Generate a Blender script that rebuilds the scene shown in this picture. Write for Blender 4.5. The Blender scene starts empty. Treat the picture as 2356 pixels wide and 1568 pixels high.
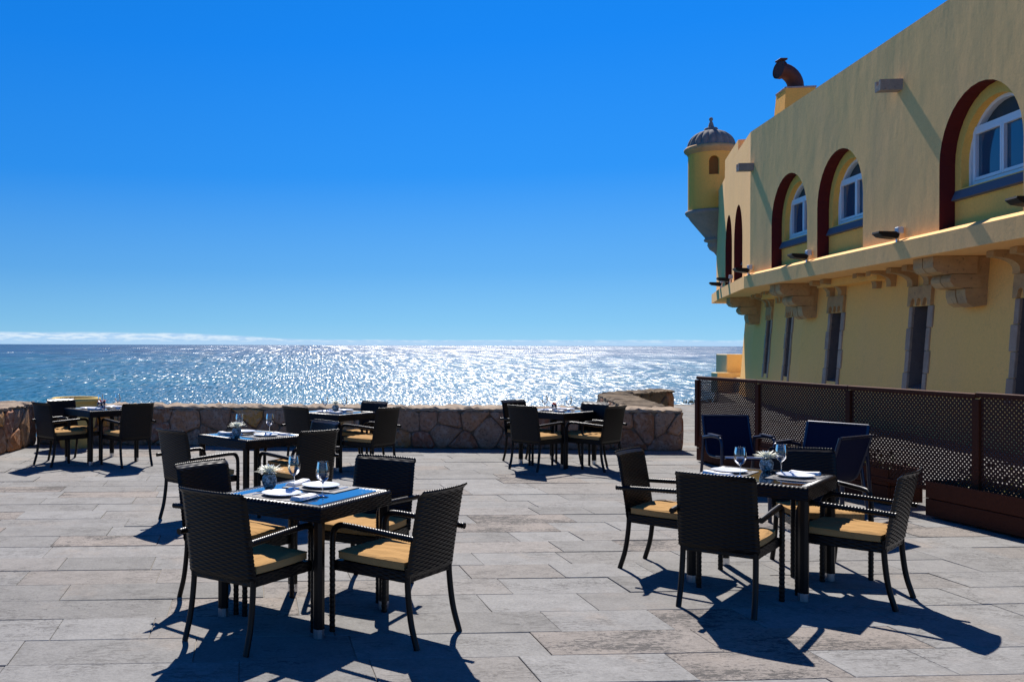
import bpy, math, random
from mathutils import Vector, Matrix
PI = math.pi
R = math.radians
random.seed(7)
S = bpy.context.scene
COL = S.collection

# ------------------------------------------------------------------ camera
CAM_H = 1.65
cam = bpy.data.cameras.new('camera')
cam.sensor_width = 36.0
cam.lens = 36.0 * 2131 / 2356
cam.shift_x = (1178 - 709) / 2356
cam.shift_y = 9.3 / 2356
cam.clip_start = 0.05
cam.clip_end = 250000
co = bpy.data.objects.new('camera', cam)
COL.objects.link(co)
co.location = (0, 0, CAM_H)
co.rotation_euler = (R(90), 0, 0)
co.rotation_euler = (Matrix.Rotation(R(90), 4, 'X') @ Matrix.Rotation(R(0.18), 4, 'Z')).to_euler()
S.camera = co

# ------------------------------------------------------------------ light
SUN_EL = R(47.5)
SUN_AZ = math.atan2(0.086, 1.0)          # clockwise from +Y
sdir = Vector((math.sin(SUN_AZ) * math.cos(SUN_EL), math.cos(SUN_AZ) * math.cos(SUN_EL), math.sin(SUN_EL)))
sl = bpy.data.lights.new('sun', 'SUN')
sl.energy = 5.0
sl.angle = R(0.5)
sl.color = (1.0, 0.955, 0.90)
so = bpy.data.objects.new('sun', sl)
COL.objects.link(so)
so.rotation_euler = (-sdir).to_track_quat('-Z', 'Y').to_euler()
so.location = (0, 0, 60)

S.view_settings.view_transform = 'Standard'
S.view_settings.look = 'None'
S.view_settings.gamma = 1.0
S.view_settings.use_curve_mapping = False
S.view_settings.exposure = 0.68
S.cycles.max_bounces = 8
S.cycles.transparent_max_bounces = 24
S.cycles.caustics_reflective = False
S.cycles.caustics_refractive = False
S.cycles.sample_clamp_indirect = 6.0

W = bpy.data.worlds.new('World')
S.world = W
W.use_nodes = True
nt = W.node_tree
nt.nodes.clear()


class NT:
    """small helper for node trees"""
    def __init__(s, tree):
        s.t = tree

    def n(s, typ, **kw):
        nd = s.t.nodes.new(typ)
        for k, v in kw.items():
            setattr(nd, k, v)
        return nd

    def l(s, a, b):
        s.t.links.new(a, b)

    def val(s, sock, v):
        if hasattr(v, 'is_output') or isinstance(v, bpy.types.NodeSocket):
            s.l(v, sock)
        else:
            sock.default_value = v

    def math(s, op, a, b=0.0, clamp=False):
        nd = s.n('ShaderNodeMath', operation=op, use_clamp=clamp)
        s.val(nd.inputs[0], a)
        s.val(nd.inputs[1], b)
        return nd.outputs[0]

    def mix(s, fac, a, b, blend='MIX'):
        nd = s.n('ShaderNodeMix', data_type='RGBA', blend_type=blend)
        s.val(nd.inputs[0], fac)
        s.val(nd.inputs[6], a if not isinstance(a, tuple) else (*a[:3], 1))
        s.val(nd.inputs[7], b if not isinstance(b, tuple) else (*b[:3], 1))
        return nd.outputs[2]

    def ramp(s, fac, stops, interp='LINEAR'):
        nd = s.n('ShaderNodeValToRGB')
        cr = nd.color_ramp
        cr.interpolation = interp
        while len(cr.elements) < len(stops):
            cr.elements.new(0.5)
        for e, (p, c) in zip(cr.elements, stops):
            e.position = p
            e.color = (c, c, c, 1) if not isinstance(c, tuple) else (*c, 1)
        s.l(fac, nd.inputs[0])
        return nd.outputs[0]

    def smooth(s, v, a, b):
        nd = s.n('ShaderNodeMapRange', interpolation_type='SMOOTHSTEP')
        s.val(nd.inputs[0], v)
        s.val(nd.inputs[1], a)
        s.val(nd.inputs[2], b)
        return nd.outputs[0]

    def noise(s, vec, scale, detail=4.0, rough=0.55, dist=0.0):
        nd = s.n('ShaderNodeTexNoise')
        if vec is not None:
            s.l(vec, nd.inputs['Vector'])
        nd.inputs['Scale'].default_value = scale
        nd.inputs['Detail'].default_value = detail
        nd.inputs['Roughness'].default_value = rough
        nd.inputs['Distortion'].default_value = dist
        return nd.outputs['Fac']

    def mapping(s, vec, scale=(1, 1, 1), rot=(0, 0, 0), loc=(0, 0, 0)):
        nd = s.n('ShaderNodeMapping')
        s.l(vec, nd.inputs[0])
        nd.inputs['Location'].default_value = loc
        nd.inputs['Rotation'].default_value = rot
        nd.inputs['Scale'].default_value = scale
        return nd.outputs[0]


w = NT(nt)
sky = w.n('ShaderNodeTexSky', sky_type='NISHITA')
sky.sun_disc = False
sky.sun_elevation = SUN_EL
sky.sun_rotation = SUN_AZ
sky.air_density = 1.0
sky.dust_density = 0.25
sky.ozone_density = 3.0
sky.altitude = 20
SKY_STR = 0.075
tc = w.n('ShaderNodeTexCoord')
sx = w.n('ShaderNodeSeparateXYZ')
w.l(tc.outputs['Generated'], sx.inputs[0])
az = w.math('ARCTAN2', sx.outputs[0], sx.outputs[1])
el = w.math('ARCSINE', sx.outputs[2])
# clear polarised midday blue: gradient over elevation, paler towards the sun's side, the physical sky mixed in
K_ = 0.622 / SKY_STR
grad = w.ramp(w.math('DIVIDE', el, PI / 2, True), [(0.0, (.31, .62, .86)), (.016, (.225, .55, .86)), (.05, (.120, .42, .86)), (.115, (.026, .290, .89)), (.20, (.008, .232, .86)),
                                               (.28, (.004, .200, .77)), (.42, (.006, .085, .40)), (.7, (.010, .038, .17)), (1.0, (.013, .030, .12))])
lum = w.math('ADD', 0.93, w.math('MULTIPLY', w.smooth(az, -0.5, 0.25), 0.13))
gl_ = w.n('ShaderNodeVectorMath', operation='SCALE')
w.l(grad, gl_.inputs[0])
w.l(w.math('MULTIPLY', lum, K_), gl_.inputs['Scale'])
tint = w.mix(0.006, gl_.outputs[0], sky.outputs[0])
cv = w.n('ShaderNodeCombineXYZ')
w.l(az, cv.inputs[0])
w.l(w.math('MULTIPLY', el, 7.0), cv.inputs[1])
edge = w.noise(cv.outputs[0], 14.0, 5, 0.6)
body = w.noise(cv.outputs[0], 60.0, 5, 0.6)
hgt = w.math('ADD', w.math('MULTIPLY', w.smooth(az, 0.02, -0.16), 0.0065), w.math('ADD', 0.0052, w.math('MULTIPLY', edge, 0.0036)))
band = w.smooth(w.math('SUBTRACT', hgt, el), 0.0, 0.0028)
# broken, paler base of the far cloud bank
ccol = w.mix(w.math('ADD', w.smooth(body, 0.40, 0.62), w.smooth(el, 0.008, 0.001), True), (7.2, 7.9, 8.6), (3.9, 5.6, 7.8))
cmix = w.math('MULTIPLY', band, w.math('ADD', 0.52, w.math('MULTIPLY', body, 0.5)), True)
skyc = w.mix(cmix, tint, ccol)
bg = w.n('ShaderNodeBackground')
w.l(skyc, bg.inputs[0])
bg.inputs[1].default_value = SKY_STR
wo = w.n('ShaderNodeOutputWorld')
w.l(bg.outputs[0], wo.inputs[0])

# ------------------------------------------------------------------ mesh helpers


class MB:
    def __init__(s):
        s.v = []
        s.f = []
        s.smooth = []
        s.attr = []
        s.cur = 0.0

    def add(s, vs, fs, smooth=False):
        b = len(s.v)
        s.v += [tuple(p) for p in vs]
        for q in fs:
            s.f.append(tuple(b + i for i in q))
            s.smooth.append(smooth)
            s.attr.append(s.cur)
        return s

    def quad(s, a, b, c, d, smooth=False):
        return s.add([a, b, c, d], [(0, 1, 2, 3)], smooth)

    def box(s, c, d, M=None, ch=0.0, mp=None):
        """box centred at c, full dims d, optional chamfer on all vertical-view edges"""
        cx, cy, cz = c
        hx, hy, hz = d[0] / 2, d[1] / 2, d[2] / 2
        if ch <= 0:
            vs = [(cx + i * hx, cy + j * hy, cz + k * hz) for k in (-1, 1) for j in (-1, 1) for i in (-1, 1)]
            fs = [(0, 2, 3, 1), (4, 5, 7, 6), (0, 1, 5, 4), (2, 6, 7, 3), (0, 4, 6, 2), (1, 3, 7, 5)]
        else:
            vs = []
            idx = {}
            for i in (-1, 1):
                for j in (-1, 1):
                    for k in (-1, 1):
                        for a in range(3):
                            o = [hx - ch, hy - ch, hz - ch]
                            o[a] += ch
                            idx[(i, j, k, a)] = len(vs)
                            vs.append((cx + i * o[0], cy + j * o[1], cz + k * o[2]))
            fs = []
            for a in range(3):
                b, c2 = (a + 1) % 3, (a + 2) % 3
                for sg in (-1, 1):
                    q = []
                    for (m, n_) in ((-1, -1), (1, -1), (1, 1), (-1, 1)):
                        t = [0, 0, 0]
                        t[a] = sg
                        t[b] = m
                        t[c2] = n_
                        q.append(idx[(*t, a)])
                    fs.append(tuple(q if sg > 0 else q[::-1]))
            for a in range(3):          # edges along axis a
                b, c2 = (a + 1) % 3, (a + 2) % 3
                for m in (-1, 1):
                    for n_ in (-1, 1):
                        t0 = [0, 0, 0]; t0[b] = m; t0[c2] = n_; t0[a] = -1
                        t1 = list(t0); t1[a] = 1
                        q = (idx[(*t0, b)], idx[(*t1, b)], idx[(*t1, c2)], idx[(*t0, c2)])
                        fs.append(q if m * n_ < 0 else q[::-1])
            for i in (-1, 1):
                for j in (-1, 1):
                    for k in (-1, 1):
                        q = (idx[(i, j, k, 0)], idx[(i, j, k, 1)], idx[(i, j, k, 2)])
                        fs.append(q if i * j * k > 0 else q[::-1])
        if M is not None:
            vs = [tuple(M @ Vector(p)) for p in vs]
        if mp is not None:
            vs = [tuple(mp(*p)) for p in vs]
        return s.add(vs, fs)

    def prism(s, prof, a0, a1, mp, cap=True, smooth=False):
        """profile polygon [(p,q)] swept a0..a1; mp(a,p,q)->xyz"""
        n = len(prof)
        vs = [tuple(mp(a0, p, q)) for p, q in prof] + [tuple(mp(a1, p, q)) for p, q in prof]
        fs = [(i, (i + 1) % n, n + (i + 1) % n, n + i) for i in range(n)]
        s.add(vs, fs, smooth)
        if cap:
            s.add(vs[:n], [tuple(range(n - 1, -1, -1))])
            s.add(vs[n:], [tuple(range(n))])
        return s

    def lathe(s, prof, c=(0, 0, 0), n=32, lobes=None, smooth=True):
        vs = []
        for i, (r, z) in enumerate(prof):
            for k in range(n):
                a = 2 * PI * k / n
                rr = r
                if lobes:
                    rr = r * (1 - lobes[1] * (1 - abs(math.sin(a * lobes[0] / 2)) ** 0.7) * lobes[2](i))
                vs.append((c[0] + rr * math.cos(a), c[1] + rr * math.sin(a), c[2] + z))
        fs = []
        for i in range(len(prof) - 1):
            for k in range(n):
                k2 = (k + 1) % n
                fs.append((i * n + k, i * n + k2, (i + 1) * n + k2, (i + 1) * n + k))
        return s.add(vs, fs, smooth)

    def tube(s, pts, r, sides=8, cap=True, square=0.0, rmod=None, up=(0, 0, 1), smooth=True):
        pts = [Vector(p) for p in pts]
        n = len(pts)
        rs = r if isinstance(r, (list, tuple)) else [r] * n
        vs = []
        prev = None
        for i in range(n):
            t = (pts[min(i + 1, n - 1)] - pts[max(i - 1, 0)])
            t.normalize()
            if prev is None:
                u = Vector(up)
                if abs(u.dot(t)) > 0.95:
                    u = Vector((0, 1, 0)) if abs(t.y) < 0.9 else Vector((1, 0, 0))
                x = u.cross(t).normalized()
            else:
                x = (prev - t * prev.dot(t)).normalized()
            prev = x
            y = t.cross(x)
            for k in range(sides):
                a = 2 * PI * (k + 0.5) / sides
                cx, sy = math.cos(a), math.sin(a)
                if square:
                    m = 1 / max(abs(cx), abs(sy))
                    g = 1 + (m - 1) * square
                    cx, sy = cx * g, sy * g
                q = rs[i] * (rmod(i) if rmod else 1)
                vs.append(tuple(pts[i] + (x * cx + y * sy) * q))
        fs = []
        for i in range(n - 1):
            for k in range(sides):
                k2 = (k + 1) % sides
                fs.append((i * sides + k, i * sides + k2, (i + 1) * sides + k2, (i + 1) * sides + k))
        s.add(vs, fs, smooth)
        if cap:
            s.add(vs[:sides], [tuple(range(sides - 1, -1, -1))])
            s.add(vs[-sides:], [tuple(range(sides))])
        return s

    def grid(s, nu, nv, fn, smooth=True, flip=False):
        vs = [tuple(fn(i / nu, j / nv)) for j in range(nv + 1) for i in range(nu + 1)]
        fs = []
        for j in range(nv):
            for i in range(nu):
                a = j * (nu + 1) + i
                q = (a, a + 1, a + nu + 2, a + nu + 1)
                fs.append(q[::-1] if flip else q)
        return s.add(vs, fs, smooth)

    def mesh(s, name, mat, attr=False):
        me = bpy.data.meshes.new(name)
        me.from_pydata(s.v, [], s.f)
        me.polygons.foreach_set('use_smooth', s.smooth)
        if attr:
            a = me.attributes.new('rnd', 'FLOAT', 'FACE')
            a.data.foreach_set('value', s.attr)
        for m in (mat if isinstance(mat, list) else [mat]):
            me.materials.append(m)
        me.update()
        return me

    def obj(s, name, mat, parent=None, loc=(0, 0, 0), rotz=0.0, attr=False):
        return mk(name, s.mesh(name, mat, attr), parent, loc, rotz)


def mk(name, me, parent=None, loc=(0, 0, 0), rotz=0.0):
    o = bpy.data.objects.new(name, me)
    COL.objects.link(o)
    o.location = loc
    o.rotation_euler = (0, 0, rotz)
    if parent is not None:
        o.parent = parent
    return o


def empty(name, loc=(0, 0, 0), rotz=0.0):
    return mk(name, None, None, loc, rotz)


def tag(o, label=None, cat=None, group=None, kind=None):
    if label: o['label'] = label
    if cat: o['category'] = cat
    if group: o['group'] = group
    if kind: o['kind'] = kind
    return o


def copy_tree(o, parent=None):
    c = o.copy()
    COL.objects.link(c)
    if parent is not None:
        c.parent = parent
    for ch in list(o.children):
        copy_tree(ch, c)
    return c


# ------------------------------------------------------------------ materials
def mat(name, base=(0.5, 0.5, 0.5), rough=0.6, spec=0.5, metal=0.0, build=None):
    m = bpy.data.materials.new(name)
    m.use_nodes = True
    t = NT(m.node_tree)
    b = m.node_tree.nodes['Principled BSDF']
    b.inputs['Base Color'].default_value = (*base, 1)
    b.inputs['Roughness'].default_value = rough
    b.inputs['Specular IOR Level'].default_value = spec
    b.inputs['Metallic'].default_value = metal
    if build:
        build(t, b)
    return m


def bump(t, b, height, strength=0.4, dist=0.01):
    nd = t.n('ShaderNodeBump')
    nd.inputs['Strength'].default_value = strength
    nd.inputs['Distance'].default_value = dist
    t.l(height, nd.inputs['Height'])
    t.l(nd.outputs[0], b.inputs['Normal'])
    return nd


def pos(t):
    return t.n('ShaderNodeNewGeometry').outputs['Position']


def objc(t):
    return t.n('ShaderNodeTexCoord').outputs['Object']


def rnd(t, attr=False):
    if attr:
        nd = t.n('ShaderNodeAttribute', attribute_name='rnd')
        return nd.outputs['Fac']
    return t.n('ShaderNodeObjectInfo').outputs['Random']


ROW_A = math.atan(0.065)


def slab_mat(name, attr):
    def bld(t, b):
        p = pos(t)
        pr = t.mapping(p, rot=(0, 0, -ROW_A))
        r = rnd(t, attr)
        r2 = t.math('FRACT', t.math('MULTIPLY', r, 7.31))
        r3 = t.math('FRACT', t.math('MULTIPLY', r, 23.7))
        off = t.n('ShaderNodeCombineXYZ')
        t.l(t.math('MULTIPLY', r, 40), off.inputs[2])
        va = t.n('ShaderNodeVectorMath', operation='ADD')
        t.l(pr, va.inputs[0]); t.l(off.outputs[0], va.inputs[1])
        v = va.outputs[0]
        base = t.mix(r2, (0.176, 0.169, 0.158), (0.226, 0.220, 0.210))
        base = t.mix(t.math('MULTIPLY', t.smooth(r3, 0.62, 1.0), 0.6), base, (0.25, 0.205, 0.17))
        big = t.noise(pr, 1.3, 6, 0.65)
        base = t.mix(t.math('MULTIPLY', t.smooth(big, 0.54, 0.72), 0.45), base, (0.26, 0.215, 0.175))
        fine = t.noise(v, 55, 4, 0.7)
        base = t.mix(1.0, base, t.ramp(fine, [(0.25, 0.72), (0.5, 1.0), (0.75, 1.18)]), 'MULTIPLY')
        # pits & flaking, drawn out along the bed of the stone
        vs = t.mapping(v, scale=(1.0, 2.0, 1.0))
        st = t.noise(vs, 21, 7, 0.78, 0.8)
        mott = t.noise(v, 7, 6, 0.7)
        base = t.mix(1.0, base, t.ramp(mott, [(0.25, 0.80), (0.5, 1.0), (0.75, 1.15)]), 'MULTIPLY')
        patch = t.noise(t.mapping(pr, scale=(.7, 1.5, 1)), 1.5, 5, 0.65)
        amt = t.math('ADD', t.math('MULTIPLY', t.smooth(r3, 0.76, 0.92), 0.135), t.math('MULTIPLY', t.smooth(patch, 0.40, 0.68), 0.17))
        thr = t.math('SUBTRACT', 0.70, amt)
        dark = t.smooth(t.math('SUBTRACT', st, thr), 0.0, 0.07)
        base = t.mix(t.math('MULTIPLY', dark, 0.78), base, (0.045, 0.043, 0.042))
        fs_ = t.noise(t.mapping(v, scale=(1.0, 3.0, 1.0)), 7.0, 5, 0.62, 0.35)
        fis = t.math('SUBTRACT', 1.0, t.smooth(t.math('ABSOLUTE', t.math('SUBTRACT', fs_, 0.5)), 0.008, 0.045))
        fis = t.math('MULTIPLY', fis, t.smooth(t.noise(pr, 2.0, 4, 0.65), 0.49, 0.58))
        base = t.mix(t.math('MULTIPLY', fis, 0.5), base, (0.06, 0.055, 0.05))
        # pale scratches and mortar dust
        pale = t.smooth(t.noise(t.mapping(v, scale=(1, 3.2, 1)), 24, 5, 0.7), 0.66, 0.74)
        base = t.mix(t.math('MULTIPLY', pale, 0.5), base, (0.36, 0.34, 0.32))
        t.l(base, b.inputs['Base Color'])
        h = t.math('ADD', t.math('MULTIPLY', st, t.math('ADD', 0.3, t.math('MULTIPLY', amt, 2.5))), t.math('MULTIPLY', fine, 0.12))
        bump(t, b, h, 0.55, 0.012)
    return mat(name, rough=0.88, spec=0.2, build=bld)


def plaster(name, col, dirt, amt=0.5, streak=0.5, bstr=0.5):
    def bld(t, b):
        p = pos(t)
        n1 = t.noise(p, 0.55, 5, 0.6)
        n2 = t.noise(t.mapping(p, scale=(1, 1, 0.10)), 2.1, 6, 0.65)
        n3 = t.noise(p, 26, 5, 0.7)
        c = t.mix(t.math('MULTIPLY', t.smooth(n1, 0.35, 0.72), amt), col, dirt)
        c = t.mix(t.math('MULTIPLY', t.smooth(n2, 0.48, 0.74), streak), c, tuple(x * 0.62 for x in dirt))
        c = t.mix(1.0, c, t.ramp(n3, [(0.3, 0.9), (0.7, 1.07)]), 'MULTIPLY')
        ck = t.noise(p, 0.8, 6, 0.6, 0.4)
        ck = t.math('SUBTRACT', 1.0, t.smooth(t.math('ABSOLUTE', t.math('SUBTRACT', ck, 0.5)), 0.0015, 0.006))
        c = t.mix(t.math('MULTIPLY', ck, t.math('MULTIPLY', t.smooth(t.noise(p, 0.5, 2), 0.52, 0.6), 0.22)), c, tuple(x * 0.55 for x in dirt))
        t.l(c, b.inputs['Base Color'])
        h = t.math('ADD', t.math('MULTIPLY', t.noise(t.mapping(p, scale=(1, 1, 0.45)), 1.1, 4, 0.55), 1.6), t.math('MULTIPLY', n3, 0.10))
        bump(t, b, h, bstr, 0.035)
    return mat(name, rough=0.9, spec=0.15, build=bld)


M = {}
M['slab'] = slab_mat('paving_stone', False)
M['slab_far'] = slab_mat('paving_stone_far', True)
M['mortar_floor'] = mat('floor_mortar', rough=0.95, spec=0.1, build=lambda t, b: t.l(
    t.mix(t.noise(pos(t), 6, 4), (0.20, 0.18, 0.155), (0.38, 0.34, 0.29)), b.inputs['Base Color']))
M['plaster'] = plaster('weathered_plaster', (0.96, 0.54, 0.21), (0.91, 0.51, 0.22), 0.6, 0.10, 0.28)
M['plaster_low'] = plaster('yellow_plaster', (0.95, 0.52, 0.15), (0.90, 0.50, 0.18), 0.6, 0.08, 0.25)
M['plaster_turret'] = plaster('turret_plaster', (0.94, 0.46, 0.09), (0.86, 0.43, 0.10), 0.5, 0.2, 0.25)
M['block'] = plaster('block_paint', (0.70, 0.56, 0.30), (0.62, 0.49, 0.26), 0.4, 0.1, 0.2)
M['oxide'] = mat('oxide_red_paint', (0.10, 0.012, 0.012), 0.75, 0.2)
M['reveal'] = plaster('reveal_plaster', (0.94, 0.53, 0.12), (0.90, 0.50, 0.13), 0.4, 0.1, 0.2)
M['niche'] = mat('niche_brown', (0.20, 0.085, 0.02), 0.85, 0.2)
M['white'] = mat('white_window_paint', (0.80, 0.81, 0.84), 0.45, 0.4)
M['sill'] = mat('blue_grey_sill', (0.13, 0.135, 0.17), 0.8, 0.2)
M['pane'] = mat('window_glass', (0.025, 0.075, 0.125), 0.04, 0.8)
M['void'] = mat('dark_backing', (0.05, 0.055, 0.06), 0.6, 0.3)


def carved(name, a, bcol, dk):
    def bld(t, b):
        p = pos(t)
        n1 = t.noise(p, 2.2, 5, 0.65, 0.8)
        n2 = t.noise(p, 17, 5, 0.7)
        r = rnd(t)
        c = t.mix(t.smooth(n1, 0.3, 0.7), a, bcol)
        c = t.mix(t.math('MULTIPLY', r, 0.35), c, tuple(x * 0.6 for x in a))
        c = t.mix(t.smooth(n2, 0.56, 0.75), c, dk)
        t.l(c, b.inputs['Base Color'])
        bump(t, b, t.math('ADD', n1, t.math('MULTIPLY', n2, 0.4)), 0.6, 0.03)
    return mat(name, rough=0.9, spec=0.15, build=bld)


M['carved'] = carved('carved_stone', (0.44, 0.265, 0.13), (0.60, 0.37, 0.17), (0.13, 0.09, 0.065))
M['jamb'] = carved('jamb_stone', (0.34, 0.235, 0.17), (0.47, 0.34, 0.25), (0.12, 0.11, 0.11))
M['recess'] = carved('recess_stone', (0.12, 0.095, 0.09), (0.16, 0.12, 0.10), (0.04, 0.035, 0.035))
M['dome'] = carved('dome_stone', (0.17, 0.155, 0.15), (0.24, 0.22, 0.20), (0.07, 0.065, 0.065))
M['spout'] = carved('spout_stone', (0.30, 0.25, 0.23), (0.38, 0.31, 0.27), (0.13, 0.10, 0.10))
M['rust'] = mat('rusty_flue_metal', rough=0.6, spec=0.3, build=lambda t, b: t.l(
    t.mix(t.noise(pos(t), 5, 5, 0.7), (0.035, 0.010, 0.008), (0.13, 0.035, 0.02)), b.inputs['Base Color']))
M['lampblack'] = mat('black_lamp_housing', (0.006, 0.006, 0.006), 0.6, 0.2)
M['lampbox'] = mat('grey_junction_box', (0.5, 0.52, 0.55), 0.5, 0.4)


def rubble(t, b):
    p = pos(t)
    r = rnd(t)
    n1 = t.noise(p, 6, 7, 0.72, 1.0)
    n2 = t.noise(p, 24, 6, 0.75)
    c = t.ramp(r, [(0.0, (0.286, 0.094, 0.046)), (0.16, (0.324, 0.154, 0.079)), (0.32, (0.286, 0.180, 0.118)), (0.45, (0.403, 0.199, 0.099)),
                   (0.58, (0.272, 0.115, 0.049)), (0.70, (0.324, 0.199, 0.125)), (0.82, (0.351, 0.125, 0.057)), (0.93, (0.520, 0.249, 0.057)), (1.0, (0.403, 0.219, 0.121))])
    c = t.mix(t.math('MULTIPLY', t.smooth(n1, 0.42, 0.68), 0.75), c, (0.42, 0.31, 0.23))
    c = t.mix(t.math('MULTIPLY', t.smooth(n2, 0.50, 0.66), 0.75), c, (0.085, 0.05, 0.035))
    t.l(c, b.inputs['Base Color'])
    bump(t, b, t.math('ADD', n1, t.math('MULTIPLY', n2, 0.35)), 0.7, 0.03)


M['stone'] = mat('rubble_stone', rough=0.9, spec=0.15, build=rubble)
M['mortar'] = carved('wall_mortar', (0.15, 0.105, 0.07), (0.21, 0.15, 0.10), (0.06, 0.045, 0.04))
M['coping'] = carved('rough_coping', (0.27, 0.20, 0.14), (0.42, 0.325, 0.23), (0.055, 0.038, 0.028))
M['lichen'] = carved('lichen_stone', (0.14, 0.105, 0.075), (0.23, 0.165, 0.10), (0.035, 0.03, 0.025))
M['pot'] = plaster('ochre_pot_glaze', (0.60, 0.43, 0.14), (0.48, 0.35, 0.13), 0.4, 0.4, 0.15)


def rattan(t, b):
    p = objc(t)
    n = t.noise(p, 90, 3, 0.6)
    c = t.mix(n, (0.0025, 0.002, 0.002), (0.0075, 0.0055, 0.005))
    t.l(c, b.inputs['Base Color'])


M['rattan'] = mat('dark_rattan', rough=0.34, spec=0.20, build=rattan)


def cloth(t, b):
    p = objc(t)
    n = t.noise(p, 5, 4, 0.6)
    n2 = t.noise(t.mapping(p, scale=(3, 1, 1)), 7, 3, 0.5, 1.2)
    c = t.mix(n, (0.355, 0.200, 0.074), (0.41, 0.24, 0.092))
    t.l(c, b.inputs['Base Color'])
    bump(t, b, t.math('ADD', t.math('MULTIPLY', n2, 1.0), t.math('MULTIPLY', t.noise(p, 300, 2), 0.03)), 0.45, 0.02)


M['cushion'] = mat('tan_cushion_cloth', rough=0.95, spec=0.1, build=cloth)
M['steel'] = mat('brushed_steel_cap', (0.62, 0.62, 0.64), 0.28, 0.5, 1.0)
M['silver'] = mat('cutlery_steel', (0.75, 0.75, 0.77), 0.18, 0.5, 1.0)
M['china'] = mat('white_china', (0.82, 0.83, 0.85), 0.12, 0.5)
M['napkin'] = mat('white_napkin_cloth', (0.80, 0.79, 0.79), 0.9, 0.1)


def matweave(t, b):
    p = objc(t)
    ch = t.n('ShaderNodeTexChecker')
    t.l(t.mapping(p, scale=(130, 130, 0.0)), ch.inputs['Vector'])
    ch.inputs['Scale'].default_value = 1.0
    ch.inputs['Color1'].default_value = (0.055, 0.05, 0.048, 1)
    ch.inputs['Color2'].default_value = (0.16, 0.15, 0.145, 1)
    t.l(ch.outputs[0], b.inputs['Base Color'])


M['placemat'] = mat('woven_placemat', rough=0.6, spec=0.3, build=matweave)


def glassy(name, tint=(1, 1, 1), rough=0.0, ior=1.5, add=0.0):
    m = bpy.data.materials.new(name)
    m.use_nodes = True
    t = NT(m.node_tree)
    m.node_tree.nodes.clear()
    fr = t.n('ShaderNodeFresnel')
    fr.inputs[0].default_value = ior
    tr = t.n('ShaderNodeBsdfTransparent')
    tr.inputs[0].default_value = (*tint, 1)
    gl = t.n('ShaderNodeBsdfGlossy')
    gl.inputs['Color'].default_value = (1, 1, 1, 1)
    gl.inputs['Roughness'].default_value = rough
    mx = t.n('ShaderNodeMixShader')
    t.l(t.math('ADD', fr.outputs[0], add, True), mx.inputs[0])
    t.l(tr.outputs[0], mx.inputs[1])
    t.l(gl.outputs[0], mx.inputs[2])
    o = t.n('ShaderNodeOutputMaterial')
    t.l(mx.outputs[0], o.inputs[0])
    return m


M['glass'] = glassy('clear_glass', (0.94, 0.96, 0.97), 0.02, 1.5, 0.02)
M['tabletop_glass'] = glassy('tabletop_glass', (0.80, 0.84, 0.86), 0.0, 2.0, 0.28)
M['petal'] = mat('white_petal', (0.85, 0.85, 0.74), 0.7, 0.2)
M['petal_red'] = mat('orange_red_petal', (0.75, 0.09, 0.015), 0.7, 0.2)


def pebble(t, b):
    p = objc(t)
    vn = t.n('ShaderNodeTexVoronoi')
    t.l(p, vn.inputs['Vector'])
    vn.inputs['Scale'].default_value = 75
    c = t.ramp(vn.outputs['Distance'], [(0.0, (0.62, 0.66, 0.64)), (0.4, (0.24, 0.28, 0.28)), (0.8, (0.05, 0.06, 0.06))])
    t.l(c, b.inputs['Base Color'])
    bump(t, b, vn.outputs['Distance'], 0.8, 0.006)


M['pebble'] = mat('pebbled_vase_glass', rough=0.2, spec=0.5, build=pebble)


def timber(t, b):
    p = objc(t)
    g = t.noise(t.mapping(p, scale=(14, 0.9, 14)), 3.0, 5, 0.65, 0.5)
    r = rnd(t)
    c = t.mix(g, (0.045, 0.010, 0.004), (0.12, 0.029, 0.009))
    c = t.mix(t.math('MULTIPLY', r, 0.5), c, (0.04, 0.009, 0.004))
    t.l(c, b.inputs['Base Color'])
    bump(t, b, g, 0.3, 0.005)


M['timber'] = mat('red_brown_timber', rough=0.65, spec=0.15, build=timber)
M['lattice'] = mat('dark_lattice_wood', rough=0.7, spec=0.25, build=lambda t, b: t.l(
    t.mix(t.noise(objc(t), 9, 3), (0.045, 0.015, 0.009), (0.085, 0.028, 0.014)), b.inputs['Base Color']))
M['sling'] = mat('navy_sling_mesh', rough=0.75, spec=0.12, build=lambda t, b: t.l(
    t.mix(t.noise(objc(t), 60, 2), (0.006, 0.007, 0.022), (0.011, 0.013, 0.036)), b.inputs['Base Color']))
M['alu'] = mat('dark_powder_coated_frame', (0.02, 0.024, 0.045), 0.3, 0.5, 0.4)
M['leaf'] = mat('yellow_green_leaf', rough=0.6, spec=0.3, build=lambda t, b: t.l(
    t.mix(rnd(t, True), (0.05, 0.075, 0.015), (0.20, 0.20, 0.03)), b.inputs['Base Color']))
M['stem'] = mat('woody_stem', (0.07, 0.045, 0.025), 0.9, 0.1)
M['drygrass'] = mat('dry_grass_blade', rough=0.9, spec=0.1, build=lambda t, b: t.l(
    t.mix(rnd(t, True), (0.10, 0.085, 0.035), (0.22, 0.18, 0.08)), b.inputs['Base Color']))
M['cliff'] = carved('cliff_rock', (0.22, 0.17, 0.12), (0.30, 0.23, 0.16), (0.08, 0.06, 0.045))


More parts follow.
